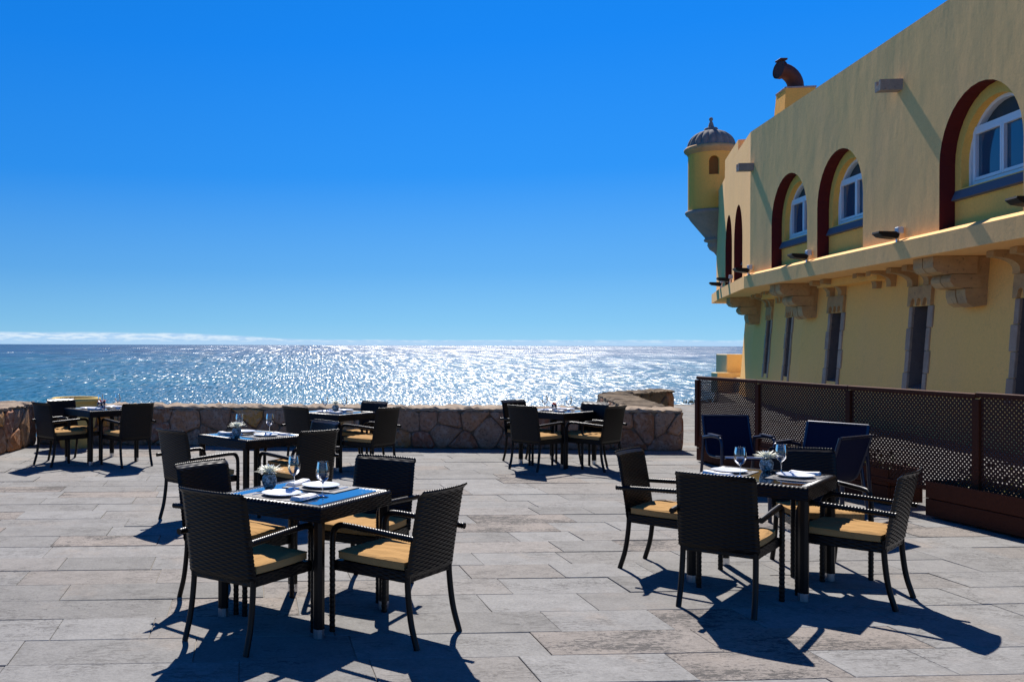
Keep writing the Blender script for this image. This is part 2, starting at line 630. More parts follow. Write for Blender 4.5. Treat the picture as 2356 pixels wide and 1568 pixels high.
def seamat(t, b):
    p = pos(t)

    ds = t.n('ShaderNodeVectorMath', operation='LENGTH')
    t.l(p, ds.inputs[0])
    lg = t.math('LOGARITHM', ds.outputs['Value'], 2.0)
    # wavelets: the farther the water, the longer the waves that still read one by one
    bands = []
    for lx, ly, D in SEA_BANDS:
        wt = t.math('MAXIMUM', t.math('SUBTRACT', 1.0, t.math('ABSOLUTE', t.math('SUBTRACT', lg, math.log2(D)))), 0.0)
        bands.append((lx, ly, wt))

    def slope(kx, seed):
        tot = None
        for i, (lx, ly, wt) in enumerate(bands):
            n_ = t.noise(t.mapping(p, scale=(1 / lx, 1 / ly, 1), rot=(0, 0, R((i * 2 + seed) % 5 - 2)), loc=(seed * 13.1 + i * 7, seed * 5.7 + i, 0)), 1.0, 1.5, 0.7, 0.3)
            v_ = t.math('MULTIPLY', t.math('MULTIPLY', t.math('SUBTRACT', n_, 0.5), kx), wt)
            tot = v_ if tot is None else t.math('ADD', tot, v_)
        return tot
    nx, ny = slope(SEA_SX, 1), slope(SEA_SY, 2)
    cb_ = t.n('ShaderNodeCombineXYZ')
    t.l(t.math('SUBTRACT', nx, 0.11), cb_.inputs[0])     # wind sea leans to one side
    t.l(t.math('SUBTRACT', ny, 0.13), cb_.inputs[1])    # faces turned to the viewer hide the backs of the waves
    cb_.inputs[2].default_value = 1.0
    nn = t.n('ShaderNodeVectorMath', operation='NORMALIZE')
    t.l(cb_.outputs[0], nn.inputs[0])
    t.l(nn.outputs[0], b.inputs['Normal'])
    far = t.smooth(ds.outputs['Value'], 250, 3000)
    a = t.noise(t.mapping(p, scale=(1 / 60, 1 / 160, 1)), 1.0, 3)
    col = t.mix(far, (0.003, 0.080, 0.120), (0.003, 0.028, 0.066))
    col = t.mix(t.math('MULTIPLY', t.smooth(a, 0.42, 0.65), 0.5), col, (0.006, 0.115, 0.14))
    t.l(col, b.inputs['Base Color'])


SEA_SX, SEA_SY = 2.25, 2.15
SEA_BANDS = ((.55, 6, 300), (1.1, 24, 600), (2.2, 96, 1200), (4.4, 384, 2400), (8.8, 1500, 4800), (18, 6000, 9600), (36, 24000, 19200), (72, 90000, 38400))
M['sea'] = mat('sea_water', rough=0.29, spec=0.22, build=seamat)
M['foam'] = mat('sea_foam', (0.75, 0.80, 0.82), 0.9, 0.1)

# ------------------------------------------------------------------ sea, land, terrace
SEA_Z = -19.0
mb = MB()
mb.quad((-150000, -2000, SEA_Z), (150000, -2000, SEA_Z), (150000, 200000, SEA_Z), (-150000, 200000, SEA_Z))
tag(mb.obj('sea', M['sea']), kind='structure')

# headland under the terrace
land = [(-9, -14), (30, -14), (34, 30), (26, 46), (21, 46), (15.2, 34.6), (12.6, 27.2), (10.2, 25.9), (8.4, 21.6), (6.5, 20.5), (5.3, 20.1), (4.6, 16.4), (-4.8, 16.6), (-5.6, 15.5)]
mb = MB()
n = len(land)
top = [(x, y, -0.0075) for x, y in land]
cx, cy = 11, 14
low = [(x + (x - cx) * 0.55 + random.uniform(-1, 1), y + (y - cy) * 0.30 + random.uniform(-1, 1), SEA_Z - 1) for x, y in land]
mid = [((a[0] * 0.75 + b[0] * 0.25) + random.uniform(-.5, .5), (a[1] * 0.75 + b[1] * 0.25), -8.5) for a, b in zip(top, low)]
mb.add(top + mid + low, [(i + n * k, i + n * (k + 1), (i + 1) % n + n * (k + 1), (i + 1) % n + n * k) for i in range(n) for k in (0, 1)])
tag(mb.obj('headland', M['cliff']), kind='structure')
mb = MB()
mb.add(top, [tuple(range(n))])
pave = tag(mb.obj('pavement', M['mortar_floor']), kind='structure')

# paving slabs
ca, sa = math.cos(ROW_A), math.sin(ROW_A)


def rc2xy(u, v):
    return u * ca - v * sa, u * sa + v * ca


def inside(x, y, poly):
    r = False
    m = len(poly)
    for i in range(m):
        x1, y1 = poly[i]
        x2, y2 = poly[(i + 1) % m]
        if (y1 > y) != (y2 > y) and x < (x2 - x1) * (y - y1) / (y2 - y1) + x1:
            r = not r
    return r


slabs = []
PITCH = 0.405
LENS = [0.55, 0.68, 0.8, 0.86, 0.95, 1.05, 1.2, 1.32]
v = 1.2
while v < 27:
    u = -6.2 + random.uniform(0, 0.9)
    while u < 13.5:
        L = random.choice(LENS)
        x, y = rc2xy(u + L / 2, v + PITCH / 2)
        if inside(x, y, land) and y > 1.0 and x < 9.9 + 0.133 * y:
            slabs.append((x, y, L))
        u += L
    v += PITCH


def visible(x, y):
    if y < 3.2:
        return False
    px = 709 + 2131 * x / y
    return -60 < px < 2416


slabs.sort(key=lambda q: (0 if visible(q[0], q[1]) else 1, q[1]))
near, rest = slabs[:296], slabs[296:]


def slab_mb(mb, L, M4=None):
    hx, hy = L / 2 - 0.0022, PITCH / 2 - 0.0022
    c = 0.003
    vs = [(-hx, -hy, -0.03), (hx, -hy, -0.03), (hx, hy, -0.03), (-hx, hy, -0.03),
          (-hx, -hy, -c * .8), (hx, -hy, -c * .8), (hx, hy, -c * .8), (-hx, hy, -c * .8),
          (-hx + c, -hy + c, 0), (hx - c, -hy + c, 0), (hx - c, hy - c, 0), (-hx + c, hy - c, 0)]
    fs = [(8, 9, 10, 11)]
    for k in range(4):
        k2 = (k + 1) % 4
        fs += [(k, k2, 4 + k2, 4 + k), (4 + k, 4 + k2, 8 + k2, 8 + k)]
    if M4 is not None:
        vs = [tuple(M4 @ Vector(p)) for p in vs]
    mb.add(vs, fs)


slab_me = {}
for L in LENS:
    m_ = MB()
    slab_mb(m_, L)
    slab_me[L] = m_.mesh('paving_slab', M['slab'])


def slab_pose():
    return random.uniform(-.003, .003), R(random.uniform(-.35, .35)), R(random.uniform(-.16, .16)), ROW_A + R(random.uniform(-.25, .25))


for x, y, L in near:
    o = mk('paving_slab', slab_me[L], pave)
    dz, rx, ry, rz = slab_pose()
    o.location = (x, y, dz)
    o.rotation_euler = (rx, ry, rz)
mb = MB()
for x, y, L in rest:
    dz, rx, ry, rz = slab_pose()
    mb.cur = random.random()
    slab_mb(mb, L, Matrix.Translation((x, y, dz)) @ Matrix.Rotation(rz, 4, 'Z') @ Matrix.Rotation(rx, 4, 'X') @ Matrix.Rotation(ry, 4, 'Y'))
tag(mb.obj('far_paving', M['slab_far'], pave, attr=True), kind='stuff')

# dry grass on the cliff edge
mb = MB()
for k in range(110):
    x = random.uniform(11.1, 12.2)
    y = 26.25 + (x - 7) * 0.05 + random.uniform(-.25, .35) + (0.9 * max(0, x - 9.8) * .55)
    h = random.uniform(.03, .13) * (1 if random.random() < .6 else .5)
    a = random.uniform(0, PI)
    dx, dy = math.cos(a) * .02, math.sin(a) * .02
    lx, ly = random.uniform(-.06, .06), random.uniform(-.06, .06)
    mb.cur = random.random()
    mb.add([(x - dx, y - dy, -.03), (x + dx, y + dy, -.03), (x + lx, y + ly, h)], [(0, 1, 2)])
tag(mb.obj('dry_grass', M['drygrass'], attr=True), 'dry tufts of grass along the cliff edge past the paving', 'grass', kind='stuff')

# ------------------------------------------------------------------ rubble walls


def clip(poly, a, b, c):
    """keep a*x+b*y<=c"""
    out = []
    for i in range(len(poly)):
        p, q = poly[i], poly[(i + 1) % len(poly)]
        dp, dq = a * p[0] + b * p[1] - c, a * q[0] + b * q[1] - c
        if dp <= 0:
            out.append(p)
        if dp * dq < 0:
            t = dp / (dp - dq)
            out.append((p[0] + t * (q[0] - p[0]), p[1] + t * (q[1] - p[1])))
    return out


def stone_cells(L, Hh, sx, sy):
    pts = []
    ny = max(1, round(Hh / sy))
    for j in range(ny):
        nx = max(1, round(L / sx))
        for i in range(nx):
            pts.append(((i + 0.5 + (0.5 if j % 2 else 0) + random.uniform(-.46, .46)) * L / nx, (j + .5 + random.uniform(-.42, .42)) * Hh / ny))
    # drop a few so that some stones grow big
    pts = [p for p in pts if random.random() > 0.16]
    cells = []
    for p in pts:
        poly = [(0, 0), (L, 0), (L, Hh), (0, Hh)]
        for q in pts:
            if q is p or abs(q[0] - p[0]) > 3 * sx:
                continue
            a, b = q[0] - p[0], q[1] - p[1]
            c = (q[0] ** 2 + q[1] ** 2 - p[0] ** 2 - p[1] ** 2) / 2
            poly = clip(poly, a, b, c)
            if len(poly) < 3:
                break
        if len(poly) >= 3:
            cells.append(poly)
    return cells


def stone_piece(poly, mp):
    cx = sum(p[0] for p in poly) / len(poly)
    cy = sum(p[1] for p in poly) / len(poly)
    out = []
    m = len(poly)
    for i in range(m):                      # cut the corners, jitter the edges
        p, q = poly[i], poly[(i + 1) % m]
        el_ = math.hypot(q[0] - p[0], q[1] - p[1])
        for t in ((0.16, 0.5, 0.84) if el_ > .1 else (.2, .8)):
            jj = random.uniform(-.035, .035) * min(el_, .3) if t == .5 else 0
            out.append((p[0] + (q[0] - p[0]) * t - (q[1] - p[1]) / max(el_, 1e-4) * jj, p[1] + (q[1] - p[1]) * t + (q[0] - p[0]) / max(el_, 1e-4) * jj))
    rad = max(math.hypot(x - cx, y - cy) for x, y in out)
    if rad < 0.03:
        return None
    gap = 0.005 / rad
    d = random.uniform(0.022, 0.06)
    r0, r1, r2 = [], [], []
    for x, y in out:
        k = 1 - gap - random.uniform(0, .03)
        X, Y = cx + (x - cx) * k, cy + (y - cy) * k
        r0.append(mp(X, Y, -0.02))
        r1.append(mp(X, Y, d * 0.55))
        r2.append(mp(cx + (X - cx) * .86, cy + (Y - cy) * .86, d + random.uniform(-.006, .006)))
    mm = len(out)
    fs = []
    for i in range(mm):
        j = (i + 1) % mm
        fs += [(i, j, mm + j, mm + i), (mm + i, mm + j, 2 * mm + j, 2 * mm + i)]
    cpt = mp(cx + random.uniform(-.02, .02), cy + random.uniform(-.02, .02), d + random.uniform(.0, .022))
    fs += [(2 * mm + i, 2 * mm + (i + 1) % mm, 3 * mm) for i in range(mm)]
    b = MB()
    b.add(r0 + r1 + r2 + [cpt], fs)
    return b


def rubble_wall(name, label, A, B, th, h, faces=('front',), sx=.36, sy=.26, smat=None, hB=None):
    """inner face runs A->B (wall lies to the left of A->B); stones stand on the listed faces"""
    A, B = Vector((*A, 0)), Vector((*B, 0))
    d = B - A
    L = d.length
    d.normalize()
    nrm = Vector((-d.y, d.x, 0))            # towards the far side
    root = empty(name, tuple(A))
    root.rotation_euler = (0, 0, math.atan2(d.y, d.x))
    tag(root, label, 'stone wall')
    core = MB()
    core.box((L / 2, th / 2, (h - .04) / 2 - .02), (L, th, h - .04 + .04))
    core.obj('core', M['mortar'], root)
    # rough coping
    cp = MB()
    nu, nv = max(6, int(L / .06)), 7
    hb = {}

    def hz(i, j):
        return h + (random.uniform(-.024, .018)) + .012 * math.sin(i * .9 + j) * math.sin(i * .23)
    prof = [(-0.03, h - .055), (-.035, h - .02), (0.02, None), (th * .3, None), (th * .6, None), (th - .02, None), (th + .03, h - .03), (th + .03, h - .07)]
    vs = []
    for i in range(nu + 1):
        x = L * i / nu
        for j, (y, z) in enumerate(prof):
            zz = hz(i, j) if z is None else z + random.uniform(-.012, .012)
            vs.append((x, y + random.uniform(-.022, .020), zz))
    k = len(prof)
    fs = [(i * k + j, i * k + j + 1, (i + 1) * k + j + 1, (i + 1) * k + j)[::-1] for i in range(nu) for j in range(k - 1)]
    fs += [tuple(range(k)), tuple(nu * k + j for j in range(k - 1, -1, -1))]
    cp.add(vs, fs)
    cp.obj('coping', smat or M['coping'], root)
    mps = {'front': (L, lambda x, z, o: (x, -o, z)), 'back': (L, lambda x, z, o: (L - x, th + o, z)),
           'endB': (th, lambda x, z, o: (L + o, x, z)), 'endA': (th, lambda x, z, o: (-o, th - x, z))}
    for fc in faces:
        LL, mp = mps[fc]
        for poly in stone_cells(LL, h - .05, sx, sy):
            b = stone_piece(poly, mp)
            if b:
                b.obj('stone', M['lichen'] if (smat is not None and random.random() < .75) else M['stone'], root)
    return root


rubble_wall('stone_wall', 'long low rubble wall with rough coping across the seaward edge of the terrace', (-4.48, 15.31), (5.88, 14.59), .6, .66, ('front', 'endB'))
rubble_wall('stone_wall', 'rubble wall at the left edge running towards the camera', (-5.05, 7.0), (-4.50, 15.28), .6, .70, ('front',))['label'] = 'rubble wall along the left edge of the terrace beside the far left table'
bpy.data.objects['stone_wall.001'].location.x += 0
# the wall above lies left of A->B, so its stones face right, into the terrace
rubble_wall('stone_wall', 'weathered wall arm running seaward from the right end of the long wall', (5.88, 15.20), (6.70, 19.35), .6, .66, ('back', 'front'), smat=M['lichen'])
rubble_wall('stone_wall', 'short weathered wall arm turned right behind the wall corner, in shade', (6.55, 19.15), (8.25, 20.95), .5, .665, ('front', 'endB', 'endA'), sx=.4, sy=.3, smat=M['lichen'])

# ------------------------------------------------------------------ ochre pot
pot = empty('garden_pot', (-3.72, 14.86, 0))
tag(pot, 'large tapered ochre garden pot behind the far left table', 'pot')
mb = MB()
mb.lathe([(0, 0.0), (.235, 0.0), (.24, .01), (.30, .40), (.345, .70), (.35, .73)], n=40)
mb.obj('body', M['pot'], pot)
mb = MB()
mb.lathe([(.35, .73), (.385, .735), (.392, .76), (.385, .79), (.36, .80), (.335, .79), (.33, .74), (.30, .70), (0, .69)], n=40)
mb.obj('rim', M['pot'], pot)

# ------------------------------------------------------------------ fort
FORT = empty('fort', (11.6, 24.3, 0))
tag(FORT, 'ochre plastered fort with arched upper windows, stone corbels and a domed corner turret', 'building')


def part(mb_, name, m, parent=None, kind=None):
    p = parent or FORT
    o = mb_.obj(name, m, p)
    q = p
    while q is not None:
        o.matrix_parent_inverse = Matrix.Identity(4)
        q = None
    # vertices are written in world space
    base = Vector((0, 0, 0))
    q = p
    while q is not None:
        base += q.location
        q = q.parent
    o.location = -base
    if kind:
        o['kind'] = kind
    return o


V_UP = [(9.15, 6.0), (11.59, 24.3), (13.30, 29.6), (14.45, 32.8), (22, 34.5)]


def off_poly(V, o):
    """shift an open polyline outwards (to its left, walking along it) by o"""
    V = [Vector(p) for p in V]
    ns = []
    for a, b in zip(V, V[1:]):
        d = (b - a).normalized()
        ns.append(Vector((-d.y, d.x)))
    out = [V[0] + ns[0] * o]
    for i in range(1, len(V) - 1):
        n1, n2 = ns[i - 1], ns[i]
        m_ = (n1 + n2)
        out.append(V[i] + m_ * (o / (1 + n1.dot(n2))))
    out.append(V[-1] + ns[-1] * o)
    return out


def seg_map(lo, hi, z0, z1, i, V=V_UP):
    """mapping (s metres from segment start, o outward, z) on segment i of a wall whose foot line is lo and head line hi"""
    A0, B0, A1, B1 = lo[i], lo[i + 1], hi[i], hi[i + 1]
    d = (V2(V[i + 1]) - V2(V[i]))
    L = d.length
    d.normalize()
    nn = Vector((-d.y, d.x))

    def mp(s, o, z):
        t = (z - z0) / (z1 - z0)
        a = A0 + (A1 - A0) * t
        b = B0 + (B1 - B0) * t
        p = a + (b - a) * (s / L) + nn * o
        return (p.x, p.y, z)
    return mp, L


def V2(p):
    return Vector((p[0], p[1]))


def arch_curve(s0, s1, zs, zr, nseg=18):
    c, r = (s0 + s1) / 2, (s1 - s0) / 2
    return [(c - r * math.cos(PI * k / nseg), zs + zr * math.sin(PI * k / nseg)) for k in range(nseg + 1)]


def arch_wall(mb_, mp, sa_, sb, z0, zt, holes, o, step=None, nz=1):
    """plain sheet with arched or flat-headed holes (s0,s1,zbot,zspring,rise)"""
    def rect(a, b, za, zb):
        if b - a < 1e-5 or zb - za < 1e-5:
            return
        k = max(1, int((b - a) / step + .999)) if step else 1
        for i in range(k):
            p, q = a + (b - a) * i / k, a + (b - a) * (i + 1) / k
            mb_.quad(mp(p, o, za), mp(q, o, za), mp(q, o, zb), mp(p, o, zb))
    cur = sa_
    for (s0, s1, zb, zs, zr) in sorted(holes):
        rect(cur, s0, z0, zt)
        rect(s0, s1, z0, zb)
        cv_ = arch_curve(s0, s1, zs, zr) if zr > 0 else [(s0, zs), (s1, zs)]
        for (a, za), (b, zb2) in zip(cv_, cv_[1:]):
            mb_.quad(mp(a, o, za), mp(b, o, zb2), mp(b, o, zt), mp(a, o, zt))
        cur = s1
    rect(cur, sb, z0, zt)


def arch_reveal(mb_, mp, hole, o0, o1, sill=True):
    s0, s1, zb, zs, zr = hole
    cv_ = [(s0, zb)] + (arch_curve(s0, s1, zs, zr) if zr > 0 else [(s0, zs), (s1, zs)]) + [(s1, zb)]
    if sill:
        cv_.append((s0, zb))
    for (a, za), (b, zb2) in zip(cv_, cv_[1:]):
        mb_.quad(mp(a, o0, za), mp(b, o0, zb2), mp(b, o1, zb2), mp(a, o1, za))


UPZ0, UPZ1 = 3.50, 7.27
up0 = off_poly(V_UP, 0)
K = 1.00885    # metres along the main face per metre of depth
y2s = lambda y: (y - 6.0) * K
segs = [seg_map(up0, up0, 0, 10, i) for i in range(4)]
mainmap, mainL = segs[0]
mapB, LB = segs[1]
mapC, LC = segs[2]
mapD, LD = segs[3]
kB = LB / (29.6 - 24.3)
bays = [(y2s(13.08), y2s(15.25)), (y2s(17.95), y2s(20.08)), (y2s(20.62), y2s(22.78)), (y2s(8.2), y2s(10.4))]
baysB = [((25.7 - 24.3) * kB, (27.4 - 24.3) * kB), ((27.85 - 24.3) * kB, (29.4 - 24.3) * kB)]
H1 = lambda s: (s[0], s[1], UPZ0, 4.62, 1.08)
H2 = lambda s: (s[0] + .17, s[1] - .17, 4.22, 4.62, .89)
up = MB()
arch_wall(up, mainmap, 0, mainL, UPZ0 - .05, UPZ1, [H1(b) for b in bays], 0)
arch_wall(up, mapB, 0, LB, UPZ0 - .05, UPZ1, [H1(b) for b in baysB], 0)
arch_wall(up, mapC, 0, LC, UPZ0 - .05, UPZ1 - .25, [], 0)
arch_wall(up, mapD, 0, LD, UPZ0 - .05, UPZ1 - .25, [], 0)
# parapet top and its inner side
inn = off_poly(V_UP, -.38)
for i, zt in ((0, UPZ1), (1, UPZ1), (2, UPZ1 - .25), (3, UPZ1 - .25)):
    a, b, c, d = up0[i], up0[i + 1], inn[i + 1], inn[i]
    up.quad((*a, zt), (*b, zt), (*c, zt), (*d, zt))
    up.quad((*d, zt), (*c, zt), (*c, 6.6), (*d, 6.6))
up.quad((*up0[2], UPZ1), (*inn[2], UPZ1), (*inn[2], UPZ1 - .25), (*up0[2], UPZ1 - .25))
# raised merlon on the far face
s0m, s1m = (26.6 - 24.3) * kB, (29.55 - 24.3) * kB
mer = [(s0m, UPZ1 - .01), (s1m, UPZ1 - .01), (s1m, UPZ1 + .31), (s0m, UPZ1 + .31)]
up.prism(mer, 0.0, -.38, lambda o, s, z: mapB(s, o - .001 if o < 0 else .0, z))
up_o = part(up, 'upper_wall', M['plaster'])
# back of the building and roof
bk = MB()
rear = [(30, 34), (30, 6)]
fp = [tuple(p) for p in off_poly(V_UP, -.38)] + rear
bk.add([(x, y, 6.75) for x, y in fp], [tuple(range(len(fp)))])
part(bk, 'roof', M['spout'])
bk = MB()
for a, b in ((tuple(up0[-1]), rear[0]), (rear[0], rear[1]), (rear[1], tuple(up0[0]))):
    bk.quad((*a, 0), (*b, 0), (*b, 7.0), (*a, 7.0))
part(bk, 'rear_wall', M['plaster'])

# windows of the upper storey


def window(mp, bay, full=True):
    h1, h2 = H1(bay), H2(bay)
    rv = MB()
    arch_reveal(rv, mp, h1, 0, -.24, sill=False)
    win = part(rv, 'window', M['oxide'])
    a = MB()
    arch_wall(a, mp, bay[0] - .06, bay[1] + .06, UPZ0 - .05, 5.86, [h2], -.24)
    arch_reveal(a, mp, h2, -.24, -.42)
    part(a, 'reveal', M['reveal'], win)
    sl_ = MB()
    s0, s1 = h2[0] - .16, h2[1] + .16
    sl_.prism([(-.40, 4.24), (-.235, 4.20), (-.17, 4.045), (-.24, 4.03), (-.40, 4.03)], s0, s1, lambda s, o, z: mp(s, o, z))
    part(sl_, 'sill', M['sill'], win)
    c = (bay[0] + bay[1]) / 2
    fr = MB()
    # arched outer frame
    cvo = [(h2[0], 4.24)] + arch_curve(h2[0], h2[1], 4.62, .89) + [(h2[1], 4.24)]
    cvi = [(h2[0] + .055, 4.24)] + arch_curve(h2[0] + .055, h2[1] - .055, 4.62, .835) + [(h2[1] - .055, 4.24)]
    for k in range(len(cvo) - 1):
        (a0, z0), (a1, z1), (b0, y0), (b1, y1) = cvo[k], cvo[k + 1], cvi[k], cvi[k + 1]
        fr.quad(mp(a0, -.36, z0), mp(a1, -.36, z1), mp(b1, -.36, y1), mp(b0, -.36, y0))
        fr.quad(mp(b0, -.36, y0), mp(b1, -.36, y1), mp(b1, -.45, y1), mp(b0, -.45, y0))

    def bar(sA, sB, zA, zB, o0=-.345, o1=-.43):
        fr.box(((sA + sB) / 2, (o0 + o1) / 2, (zA + zB) / 2), (sB - sA, o0 - o1, zB - zA), mp=lambda x, y, z: mp(x, y, z))
    hw = .74
    bar(c - hw - .05, c - hw, 4.245, 5.15)
    bar(c + hw, c + hw + .05, 4.245, 5.15)
    bar(c - hw, c + hw, 4.245, 4.30, -.347)
    bar(h2[0] + .05, h2[1] - .05, 5.10, 5.17, -.343)
    # the two sashes
    for q in (-1, 1):
        x0, x1 = (c - hw + .005, c - .006) if q < 0 else (c + .006, c + hw - .005)
        bar(x0, x0 + .042, 4.305, 5.095, -.33, -.40)
        bar(x1 - .042, x1, 4.305, 5.095, -.33, -.40)
        bar(x0 + .05, x1 - .05, 4.305, 4.355, -.332, -.40)
        bar(x0 + .05, x1 - .05, 5.045, 5.095, -.332, -.40)
    part(fr, 'frame', M['white'], win)
    for q in (-1, 1):
        x0, x1 = (c - hw + .05, c - .05) if q < 0 else (c + .05, c + hw - .05)
        pn = MB()
        pn.box(((x0 + x1) / 2, -.385, 4.70), (x1 - x0, .008, .70), mp=mp)
        part(pn, 'pane', M['pane'], win)
    # pierced white lattice around the casements, dark room behind
    lt = MB()
    p = .075
    lo_s, hi_s, lo_z, hi_z = h2[0] - .03, h2[1] + .03, 4.24, 5.11
    for dr in (1, -1):
        k = -40
        while k < 60:
            c0 = k * p
            # line z - lo_z = dr*(s-lo_s) + c0
            pts = []
            for s in (lo_s, hi_s):
                z = lo_z + dr * (s - lo_s) + c0
                pts.append((s, z))
            (sA, zA), (sB, zB) = pts
            # clip to z range
            t0, t1 = 0.0, 1.0
            dz = zB - zA
            for lim, sg in ((lo_z, 1), (hi_z, -1)):
                fa, fb = sg * (zA - lim), sg * (zB - lim)
                if fa < 0 and fb < 0:
                    t0, t1 = 1, 0
                elif fa < 0:
                    t0 = max(t0, fa / (fa - fb))
                elif fb < 0:
                    t1 = min(t1, fa / (fa - fb))
            if t1 - t0 > .02:
                A_ = (sA + (sB - sA) * t0, zA + dz * t0)
                B_ = (sA + (sB - sA) * t1, zA + dz * t1)
                w_ = .013
                oz = -.415 - (.004 if dr > 0 else 0)
                lt.quad(mp(A_[0] - w_, oz, A_[1] + w_ * dr), mp(A_[0] + w_, oz, A_[1] - w_ * dr), mp(B_[0] + w_, oz, B_[1] - w_ * dr), mp(B_[0] - w_, oz, B_[1] + w_ * dr))
            k += 1
    part(lt, 'pierced_screen', M['white'], win, 'stuff')
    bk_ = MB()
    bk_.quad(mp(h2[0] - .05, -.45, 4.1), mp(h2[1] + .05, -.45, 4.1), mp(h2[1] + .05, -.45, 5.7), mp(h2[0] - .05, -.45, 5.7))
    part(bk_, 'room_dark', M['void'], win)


for b in bays:
    window(mainmap, b)
for b in baysB:
    window(mapB, b)

# ledge between the storeys
LEDGE_LO, LEDGE_HI = 3.17, 3.49
lf, lb, lw = off_poly(V_UP, .15), off_poly(V_UP, -1.05), off_poly(V_UP, -.02)
lg = MB()
for i in range(4):
    f0, f1, b0, b1, w0, w1 = lf[i], lf[i + 1], lb[i], lb[i + 1], lw[i], lw[i + 1]
    lg.quad((*f0, LEDGE_LO), (*f1, LEDGE_LO), (*f1, LEDGE_HI), (*f0, LEDGE_HI))
    lg.quad((*f0, LEDGE_HI), (*f1, LEDGE_HI), (*w1, 3.575), (*w0, 3.575))
    lg.quad((*b0, LEDGE_LO), (*b1, LEDGE_LO), (*f1, LEDGE_LO), (*f0, LEDGE_LO))
part(lg, 'ledge', M['plaster'])

# lower storey, battered
LOWZ1 = 3.169
V_LOW = [V_UP[0], (9.15 + 2.44 * 17.2 / 18.3, 23.2)] + V_UP[2:]     # the lower storey turns a little sooner
lo_, hi_ = off_poly(V_LOW, -.70), off_poly(V_LOW, -.93)
lsegs = [seg_map(lo_, hi_, 0, LOWZ1, i, V_LOW) for i in range(4)]
lm0, lL0 = lsegs[0]
lm1, lL1 = lsegs[1]
lm2, lL2 = lsegs[2]
lm3, lL3 = lsegs[3]
SLW = .56
SL_Z0, SL_Z1 = .86, 2.42
slit0 = [y2s(y) for y in (14.37, 17.62, 21.28, 10.9)]
slit1 = [1.45, 4.2]
HS = lambda s: (s - SLW / 2, s + SLW / 2, SL_Z0, SL_Z1, 0)
lw_ = MB()
arch_wall(lw_, lm0, 0, lL0, 0, LOWZ1, [HS(s) for s in slit0], 0)
arch_wall(lw_, lm1, 0, lL1, 0, LOWZ1, [HS(s) for s in slit1], 0)
arch_wall(lw_, lm2, 0, lL2, 0, LOWZ1, [], 0)
arch_wall(lw_, lm3, 0, lL3, 0, LOWZ1, [], 0)
part(lw_, 'lower_wall', M['plaster_low'])


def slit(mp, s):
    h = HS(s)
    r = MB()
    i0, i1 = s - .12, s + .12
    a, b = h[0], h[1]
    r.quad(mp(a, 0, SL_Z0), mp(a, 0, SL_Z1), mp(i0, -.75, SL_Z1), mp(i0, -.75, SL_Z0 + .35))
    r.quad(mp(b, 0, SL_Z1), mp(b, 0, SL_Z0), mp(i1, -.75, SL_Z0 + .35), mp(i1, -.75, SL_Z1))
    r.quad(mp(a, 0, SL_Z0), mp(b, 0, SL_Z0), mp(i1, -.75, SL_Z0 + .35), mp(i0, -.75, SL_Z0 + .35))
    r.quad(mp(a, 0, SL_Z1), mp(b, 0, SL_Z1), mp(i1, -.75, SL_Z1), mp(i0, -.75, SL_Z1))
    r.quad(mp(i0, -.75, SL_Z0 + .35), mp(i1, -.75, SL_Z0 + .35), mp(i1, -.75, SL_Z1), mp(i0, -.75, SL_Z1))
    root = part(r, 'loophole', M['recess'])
    # courses of jamb stones
    for side in (-1, 1):
        zc = [SL_Z0 - .12, SL_Z0 + .30, SL_Z0 + .72, SL_Z0 + 1.15, SL_Z1]
        for k in range(4):
            wd = .13 + (.05 if (k + (side > 0)) % 2 else 0) + random.uniform(-.01, .01)
            e = s + side * (SLW / 2 - .004)
            q = MB()
            za, zb = zc[k] + .004, zc[k + 1] - .004
            q.box((e + side * wd / 2, -.018, (za + zb) / 2), (wd, .09, zb - za), ch=.008, mp=mp)
            part(q, 'jamb_stone', M['jamb'], root)
    # lintel with three hanging lobes
    q = MB()
    wl = SLW / 2 + .14
    prof = [(-wl, 2.80), (-wl, SL_Z1 + .005)]
    for k in range(3):
        x0 = -wl + .09 + k * (2 * wl - .18) / 3
        x1 = x0 + (2 * wl - .18) / 3
        prof += [(x0 + .02, SL_Z1 + .01), (x0 + .05, SL_Z1 + .13), ((x0 + x1) / 2, SL_Z1 + .16), (x1 - .05, SL_Z1 + .13), (x1 - .02, SL_Z1 + .01)]
    prof += [(wl, SL_Z1 + .005), (wl, 2.80)]
    q.prism([(s + x, z) for x, z in prof][::-1], .06, -.10, lambda o, x, z: mp(x, o, z))
    part(q, 'lintel', M['carved'], root)
    for side in (-1, 1):
        brack(mp, s + side * .30, .19, 2.805, root)


def brack(mp, s, wd, zb, root=None):
    q = MB()
    d = .50
    prof = [(-.05, 3.165), (-.05, zb), (.10, zb)]
    for k in range(7):
        a = PI / 2 * k / 6
        prof.append((.10 + (d - .12) * (1 - math.cos(a)), zb + .06 + (.20) * math.sin(a)))
    prof += [(d, 3.07), (d, 3.165)]
    q.prism(prof, s - wd / 2, s + wd / 2, lambda a, o, z: mp(a, o, z))
    part(q, 'bracket', M['carved'], root)


